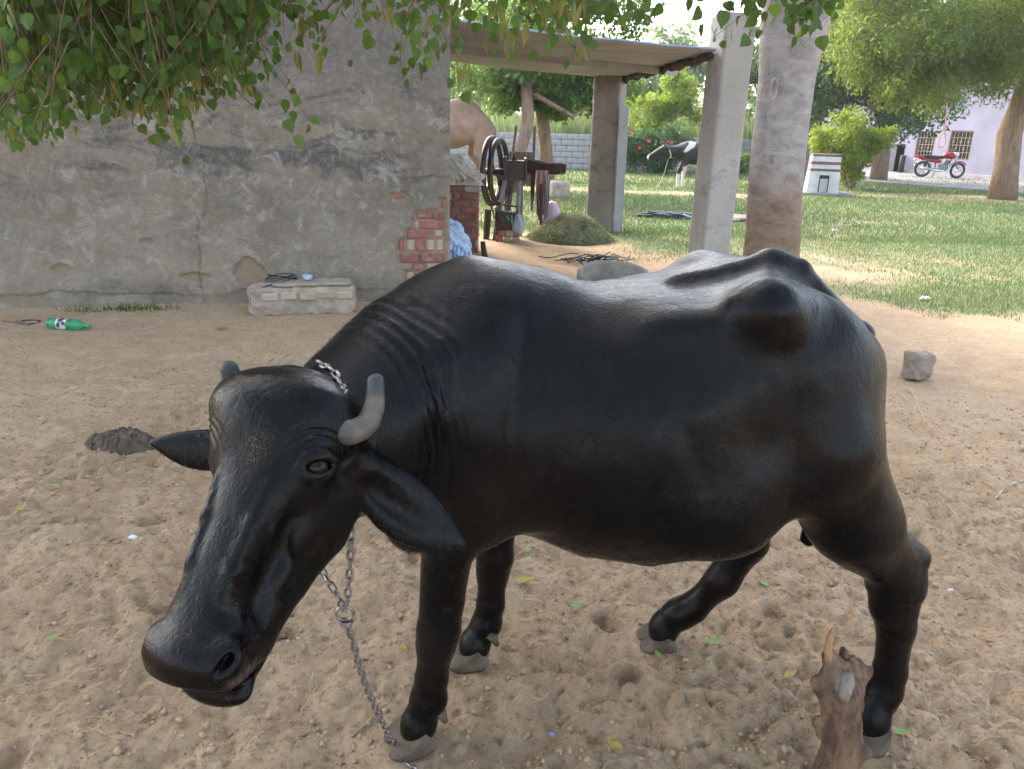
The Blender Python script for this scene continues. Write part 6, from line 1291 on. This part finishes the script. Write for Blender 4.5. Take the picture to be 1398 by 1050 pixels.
# ------------------------------------------------------------------ camel behind the chopper
cm = thing('camel', 'brown camel seen from hump to tail behind the corner of the plaster building', 'camel', (-1.6, 19.3, 0))
F = Field([axis((-4.4, -.3, .03)), axis((18.7, 19.9, .03)), axis((-.05, 2.6, .03))]); cy = 19.3
F.chain([V(-2.55, cy, 1.45), V(-1.6, cy, 1.40), V(-.95, cy, 1.48)], [.40, .42, .30], .2)
F.ell((-1.40, cy, 1.78), (.50, .22, .34), None, .15); F.chain([V(-1.25, cy, 1.80), V(-.75, cy, 1.36)], [.16, .20], .15)
for s in (-1, 1):
    y = cy+s*.18; dx = 0 if s < 0 else -.22
    F.chain([V(-.82+dx*.5, y, 1.30), V(-.95+dx*.8, y, .92), V(-.76+dx, y, .62), V(-.84+dx, y, .30), V(-.90+dx, y, .06)], [.22, .14, .075, .055, .07], .06)
    F.chain([V(-2.55, y, 1.2), V(-2.6+dx, y, .65), V(-2.6+dx, y, .06)], [.18, .08, .07], .06)
F.chain([V(-2.8, cy, 1.5), V(-3.4, cy, 1.35), V(-3.9, cy, 2.0)], [.22, .15, .12], .12); F.chain([V(-3.9, cy, 2.0), V(-4.25, cy, 1.92)], [.13, .08], .06)
F.chain([V(-.68, cy, 1.42), V(-.58, cy, 1.2), V(-.62, cy, .95)], [.05, .04, .03], .04)
p, q = F.mesh(); p = taubin(p, q, 2); obj_from('body', p, q, M['camel'], cm, None, True)
# ------------------------------------------------------------------ black and white cow
cwo = V(5.2, 22.6, 0); cw = thing('spotted_cow', 'black and white cow with halter facing left behind the near pillar', 'cow', cwo)
F = Field([axis((3.3, 6.6, .022)), axis((22.1, 23.1, .022)), axis((-.05, 1.5, .022))]); cy = 22.6
F.chain([V(4.75, cy, .92), V(5.2, cy, .88), V(5.55, cy, .95)], [.30, .34, .28], .15); F.chain([V(4.70, cy, 1.10), V(5.3, cy, 1.12), V(5.6, cy, 1.12)], [.12, .10, .12], .1)
F.chain([V(4.75, cy, 1.02), V(4.4, cy, .98), V(4.12, cy, 1.0)], [.24, .17, .13], .1); F.chain([V(4.12, cy, 1.05), V(3.92, cy, .95), V(3.68, cy, .81)], [.13, .105, .068], .05); F.chain([V(4.05, cy, .92), V(3.78, cy, .80)], [.09, .055], .05)
for s in (-1, 1):
    F.chain([V(4.12, cy+s*.10, 1.10), V(4.20, cy+s*.24, 1.06)], [.04, .025], .03); F.chain([V(4.08, cy+s*.07, 1.14), V(4.02, cy+s*.10, 1.24)], [.025, .012], .02)
    y = cy+s*.15; dx = -.10 if s < 0 else .10
    F.chain([V(4.68, y, .75), V(4.62+dx, y, .48), V(4.60+dx, y, .27), V(4.62+dx, y, .04)], [.13, .065, .045, .055], .05); F.chain([V(5.55, y, .85), V(5.60, y, .5), V(5.66, y, .42), V(5.60+dx*.4, y, .04)], [.2, .09, .065, .055], .05)
F.chain([V(5.78, cy, 1.1), V(5.84, cy, .8), V(5.82, cy, .4)], [.03, .03, .04], .03)
p, q = F.mesh(); p = taubin(p, q, 2)
pt = np.zeros(len(p)); pt = np.maximum(pt, sstep(.42, .36, p[:, 2])); wob_ = .06*fbm(p[:, 0]*5, p[:, 2]*5, 3, 3)
pt = np.maximum(pt, sstep(.02, -.02, np.abs(p[:, 0]-4.62-(p[:, 2]-1.0)*.9)-.10*sstep(.88, 1.12, p[:, 2])-wob_)*(p[:, 2] > .98)); pt = np.maximum(pt, sstep(.02, -.02, np.hypot(p[:, 0]-5.15, (p[:, 2]-.76)*1.1)-.18-wob_)); pt = np.maximum(pt, sstep(3.67, 3.63, p[:, 0])*(p[:, 2] < .90)); pt = np.maximum(pt, sstep(.66, .60, p[:, 2]+wob_)*(p[:, 0] > 4.6)); pt = np.maximum(pt, sstep(.02, -.02, np.hypot(p[:, 0]-5.6, (p[:, 2]-1.0))-.14-wob_))
obj_from('coat', p, q, M['cow'], cw, None, True, {'patch': np.clip(pt, 0, 1)}).name = 'body'
mb = MB(); mb.torus((4.22, cy, .97), .155, .016, unit(V(1, 0, .35)), 20, 6); mb.build('halter', M['white'], cw, True)
mb = MB(); mb.tube([V(4.18, 22.42, .80), V(4.1, 22.3, .5), V(3.95, 22.1, .15), V(3.8, 21.9, .03)], .008, 5); tag(mb.build('cow_rope', M['rope']), 'thin rope hanging from the halter of the spotted cow to the grass', 'rope')
# ------------------------------------------------------------------ the big shade tree: pale trunk behind the rump, boughs and leaves hanging over the yard
tr = thing('shade_tree', 'large shade tree with pale thick trunk behind the rump and boughs over the yard', 'tree', (2.08, 6.3, 0))
def lobed_tube(pts, rs, n=40, nz=90, seed=3):
    pts = np.array(pts); t = np.linspace(0, 1, nz); s = np.linspace(0, 1, len(pts)); q = np.stack([smooth_interp(t, s, pts[:, a]) for a in range(3)], 1); r = smooth_interp(t, s, np.array(rs)); v = []
    for k in range(nz):
        a = np.arange(n)*2*math.pi/n; g_ = 1+.05*fbm(np.cos(a)*1.4+seed, np.sin(a)*1.4+q[k, 2]*1.1, 3, seed)+.012*fbm(a*4, np.full(n, q[k, 2]*14), 3, seed+2)+.16*sstep(.5, 0, q[k, 2])*np.cos(a*5+1)*.5
        v += np.c_[q[k, 0]+np.cos(a)*r[k]*g_, q[k, 1]+np.sin(a)*r[k]*g_, np.full(n, q[k, 2])].tolist()
    return v, [(k*n+i, k*n+(i+1) % n, (k+1)*n+(i+1) % n, (k+1)*n+i) for k in range(nz-1) for i in range(n)]
v, f = lobed_tube([(2.10, 6.3, -.12), (2.08, 6.3, .35), (2.07, 6.3, .75), (2.03, 6.3, 1.3), (2.02, 6.3, 1.85), (2.02, 6.3, 2.2), (2.06, 6.3, 2.75)], [.30, .235, .215, .205, .205, .235, .30]); trunk_ = obj_from('trunk', v, f, M['bark_pale'], tr, None, True)
for px, py, rx_, rz_ in ((1056, 122, .022, .075), (1090, 92, .05, .03)):
    c = at(px, py, 6.10); mb = MB(); mb.tube([c+V(rx_*math.cos(a), -.005*math.cos(2*a), rz_*math.sin(a)) for a in np.linspace(0, 6.283, 24)], .009, 6, wob=.2); mb.build('bark_scar', M['bark_pale'], trunk_, True)
def bough(pts, r0, r1, name='bough', n=8):
    pts = np.array(pts, float); t = np.linspace(0, 1, 26); s = np.linspace(0, 1, len(pts)); q = np.stack([smooth_interp(t, s, pts[:, a]) for a in range(3)], 1); mb = MB(); mb.tube(q, list(r0+(r1-r0)*t**.8), n, wob=.06); mb.build(name, M['twig'] if r0 < .03 else M['bark_pale'], tr, True); return q
bough([(2.0, 6.3, 2.55), (1.6, 5.8, 3.3), (.6, 4.6, 3.7), (-.8, 3.4, 3.0), (-1.8, 2.7, 2.5)], .16, .03); bough([(2.1, 6.3, 2.6), (2.9, 6.6, 3.4), (4.2, 6.2, 4.2), (6, 5.5, 4.6)], .16, .04); bough([(2.05, 6.3, 2.6), (2.0, 5.2, 3.6), (1.6, 3.2, 3.6), (.9, 1.8, 2.9)], .13, .03); bough([(2.05, 6.35, 2.6), (2.2, 7.5, 3.8), (1.8, 9.5, 4.6)], .14, .04)
bough([(1.6, 5.8, 3.3), (.3, 5.2, 3.4), (-1.6, 4.0, 2.9), (-2.6, 3.2, 2.35)], .08, .02)
# crown high over the yard (stays above the view except where its twigs hang into it)
g_ = np.random.default_rng(5); n_ = 300; cx_ = g_.uniform(-6.0, 6.5, n_); cy_ = g_.uniform(-7, 9.5, n_); cz_ = 1.55+.20*np.maximum(cy_, 0)+1.15+g_.uniform(0, 2.2, n_); v, f, t = leaf_cards(np.c_[cx_, cy_, cz_, g_.uniform(.45, .85, n_)], 60000, .085, 55, .5, .6, .7, .7); c = obj_from('crown', v, f, M['leaf_dark'], tr, None, False, {'tint': t}); c['kind'] = 'stuff'  # spread on unseen behind the camera, added to cut sky light on the hide
# heart shaped leaves
def leaf_shape(bend, fold):
    U_ = [(0, 0), (.02, .22), (.14, .39), (.34, .45), (.56, .37), (.76, .20), (1.0, 0)]; v = []; f = []
    for i, (u, w) in enumerate(U_):
        z = -bend*u*u
        v += [(w, u, z+fold*w), (0, max(u, 0), z), (-w, u, z+fold*w)] if w > 0 else [(0, u, z)]*3
    for i in range(len(U_)-1): a = i*3; f += [(a, a+1, a+4, a+3), (a+1, a+2, a+5, a+4)]
    return np.array(v, float), f
LS = [leaf_shape(.10, .25), leaf_shape(.25, .12), leaf_shape(-.05, .40)]
def low_edge(x):
    P = [(-200, 230), (0, 188), (45, 195), (78, 178), (112, 158), (150, 150), (185, 158), (240, 182), (268, 150), (305, 128), (345, 118), (385, 92), (440, 84), (490, 62), (540, 92), (575, 100), (605, 70), (632, 112), (660, 92), (700, 72), (745, 62), (795, 74), (820, 30), (870, 16), (905, 24), (925, 0), (950, 20), (980, 52), (1012, 30), (1040, 58), (1085, 62), (1112, 44), (1135, 14), (1150, -60), (1300, -60)]
    return np.interp(x, [p[0] for p in P], [p[1] for p in P])
lv = []; tw = MB(); podv = []
def hang(px, py, Y, L_, n, sz, seed_k, sway=0.0, young=.12):
    """a thin twig that hangs down to the given tip, with leaves set along it"""
    tip = at(px, py, Y); L_ *= .8; top = tip+V(random.gauss(0, .17)+sway, random.uniform(-.12, .12), L_); mid = (tip+top)/2+V((top-tip)[0]*random.uniform(-.1, .35)+random.gauss(0, .05)-sway*.3, random.gauss(0, .04), random.uniform(-.02, .10)); t = np.linspace(0, 1, 9); q = (1-t)[:, None]**2*top+2*(t*(1-t))[:, None]*mid+t[:, None]**2*tip
    tw.tube(q, [.0020*(1-k)+.0009 for k in t], 5, caps=False)
    for k in range(n):
        s = 1-(k/n)**1.0*random.uniform(.85, 1.0); p = np.array([np.interp(s, t, q[:, a]) for a in range(3)]); a = random.uniform(0, 6.283); out = V(math.cos(a), math.sin(a), random.uniform(-.9, .15)); p2 = p+out*random.uniform(.012, .03)
        d = unit(out*.6+V(0, 0, -1.0)+V(random.gauss(0, .45), random.gauss(0, .45), random.gauss(0, .2))); x = unit(np.cross(d, V(math.cos(a+1.3), math.sin(a+1.3), random.gauss(0, .4)))); z = np.cross(x, d); sc_ = sz*random.uniform(.65, 1.25); lv.append((p2, x, d, z, sc_, random.randrange(3), random.random() < young, Y))
    return q
random.seed(21)
for k in range(760):
    px = random.uniform(-40, 600) if random.random() < .80 else random.uniform(600, 830)
    if px > 330 and random.random() < .72: px = random.uniform(-40, 330)
    e = low_edge(px); deep = random.random()**(1.0 if px < 330 else .75); py = e-deep*(e+70); hang(px, py, random.uniform(1.95, 3.1), random.uniform(.30, .55), random.randint(8, 13), .034, k, 0, .28)
for px, py, L_, sw in ((418, 152, .5, -.28), (400, 180, .45, -.2), (422, 165, .4, -.25), (248, 212, .4, -.1), (625, 122, .35, 0), (656, 60, .3, 0), (550, 108, .35, .02), (572, 100, .3, 0), (470, 78, .3, 0), (788, 76, .35, -.1), (745, 60, .3, 0), (75, 190, .35, 0), (30, 190, .35, 0)): hang(px, py, 2.35, L_, 10, .034, 1, sw, .55)
for k in range(20):
    px = random.uniform(820, 912); hang(px, low_edge(px)-random.random()**1.2*60, random.uniform(2.3, 3.0), .35, 8, .034, k)
for k in range(46):
    px = random.uniform(945, 1130); e = low_edge(px); hang(px, e-random.random()**1.1*(e+55), random.uniform(2.1, 2.7), .35, 10, .038, k, 0, .06)
for pts, r in (([at(225, -60, 2.6), at(205, 5, 2.55), at(188, 60, 2.5), at(195, 120, 2.5), at(240, 200, 2.45)], .011), ([at(330, -50, 2.7), at(300, 5, 2.6), at(255, 40, 2.55), at(285, 70, 2.5), at(330, 130, 2.45), at(352, 150, 2.4)], .010), ([at(140, -60, 2.4), at(130, 20, 2.4), at(118, 70, 2.35), at(60, 130, 2.3)], .010), ([at(500, -60, 2.6), at(440, 20, 2.6), at(395, 60, 2.55)], .007), ([at(150, 15, 2.6), at(60, 20, 2.5), at(10, 15, 2.4)], .007), ([at(700, -60, 2.6), at(735, 20, 2.6), at(760, 60, 2.55)], .005), ([at(610, -80, 2.6), at(600, 20, 2.55), at(620, 80, 2.5)], .006)): bough(pts, r*.7, r*.12, 'twig', 7)
tw.build('hanging_twigs', M['twig'], tr, True)
lv.sort(key=lambda a: -a[4]/a[7]); NL = len(lv)
big, rest = [], []
for a in lv:
    q = _CM.T@(a[0]-_C0); x_, y_ = 699+FPX*q[0]/-q[2], 525-FPX*q[1]/-q[2]
    (big if (len(big) < 300 and 0 < x_ < 1398 and 5 < y_ < 1050) else rest).append(a)
LMs = {}
for s in range(3):
    for yg in (0, 1):
        me = bpy.data.meshes.new('leaf'); me.from_pydata(LS[s][0].tolist(), [], LS[s][1]); me.materials.append(M['leaf_young' if yg else 'leaf_dark']); LMs[s, yg] = me
for p, x, d, z, s, k, yg, Y in big:
    o = bpy.data.objects.new('leaf', LMs[k, int(yg)]); COL.objects.link(o); o.parent = tr; q = p-np.array(tr['_w']); o.matrix_local = Matrix(((x[0]*s, d[0]*s, z[0]*s, q[0]), (x[1]*s, d[1]*s, z[1]*s, q[1]), (x[2]*s, d[2]*s, z[2]*s, q[2]), (0, 0, 0, 1)))
for yg in (0, 1):
    vs, fs, ts = [], [], []; b = 0
    for p, x, d, z, s, k, y_, Y in rest:
        if int(y_) != yg: continue
        w = p+(LS[k][0]*s)@np.array([x, d, z]); vs.append(w); fs += [tuple(i+b for i in q) for q in LS[k][1]]; b += len(w); ts += [random.random()*.6]*len(w)
    if vs: o = obj_from('hanging_leaves', np.concatenate(vs), fs, M['leaf_young' if yg else 'leaf_dark'], tr, None, False, {'tint': np.array(ts)}); o['kind'] = 'stuff'
# bunches of flat yellow green pods
pm = bpy.data.meshes.new('pod'); pm.from_pydata([(0, 0, 0), (.10, .25, .03), (-.10, .25, .03), (.11, .6, -.02), (-.11, .6, -.02), (0, 1, 0), (0, .4, .05)], [], [(0, 1, 6), (0, 6, 2), (1, 3, 6), (2, 6, 4), (3, 5, 6), (4, 6, 5)]); pm.materials.append(M['pod'])
for k in range(52):
    px = random.choice((25, 95, 150, 180, 205, 260, 280, 330, 420, 432, 520, 565, 640, 700, 712, 740, 775))+random.gauss(0, 14); py = low_edge(px)-random.random()*75; Y = random.uniform(2.1, 2.7); p = at(px, py, Y)
    for j in range(3):
        d = unit(V(random.gauss(0, .25), random.gauss(0, .25), -1)); x = unit(np.cross(d, V(random.gauss(0, 1), random.gauss(0, 1), .1))); z = np.cross(x, d); s = random.uniform(.05, .075); q = p+V(random.gauss(0, .008), random.gauss(0, .008), .02)-np.array(tr['_w']); o = bpy.data.objects.new('pod', pm); COL.objects.link(o); o.parent = tr
        o.matrix_local = Matrix(((x[0]*s, d[0]*s, z[0]*s, q[0]), (x[1]*s, d[1]*s, z[1]*s, q[1]), (x[2]*s, d[2]*s, z[2]*s, q[2]), (0, 0, 0, 1)))
# ------------------------------------------------------------------ thin summer haze
mb = MB(); mb.box((0, 690, 11.5), (1900, 1660, 29)); hz_ = mb.build('haze', None, None, False, (0, 690, 11.5)); tag(hz_, None, None, None, 'stuff')
hm = bpy.data.materials.new('thin haze'); hm.use_nodes = True; ht = hm.node_tree; ht.nodes.remove(ht.nodes['Principled BSDF']); pv = ht.nodes.new('ShaderNodeVolumePrincipled'); pv.inputs['Color'].default_value = (.92, .95, 1, 1); pv.inputs['Density'].default_value = .0007; pv.inputs['Anisotropy'].default_value = .3
ht.links.new(pv.outputs[0], ht.nodes['Material Output'].inputs['Volume']); hz_.data.materials.append(hm)
for o in bpy.data.objects:
    if '_w' in o: del o['_w']
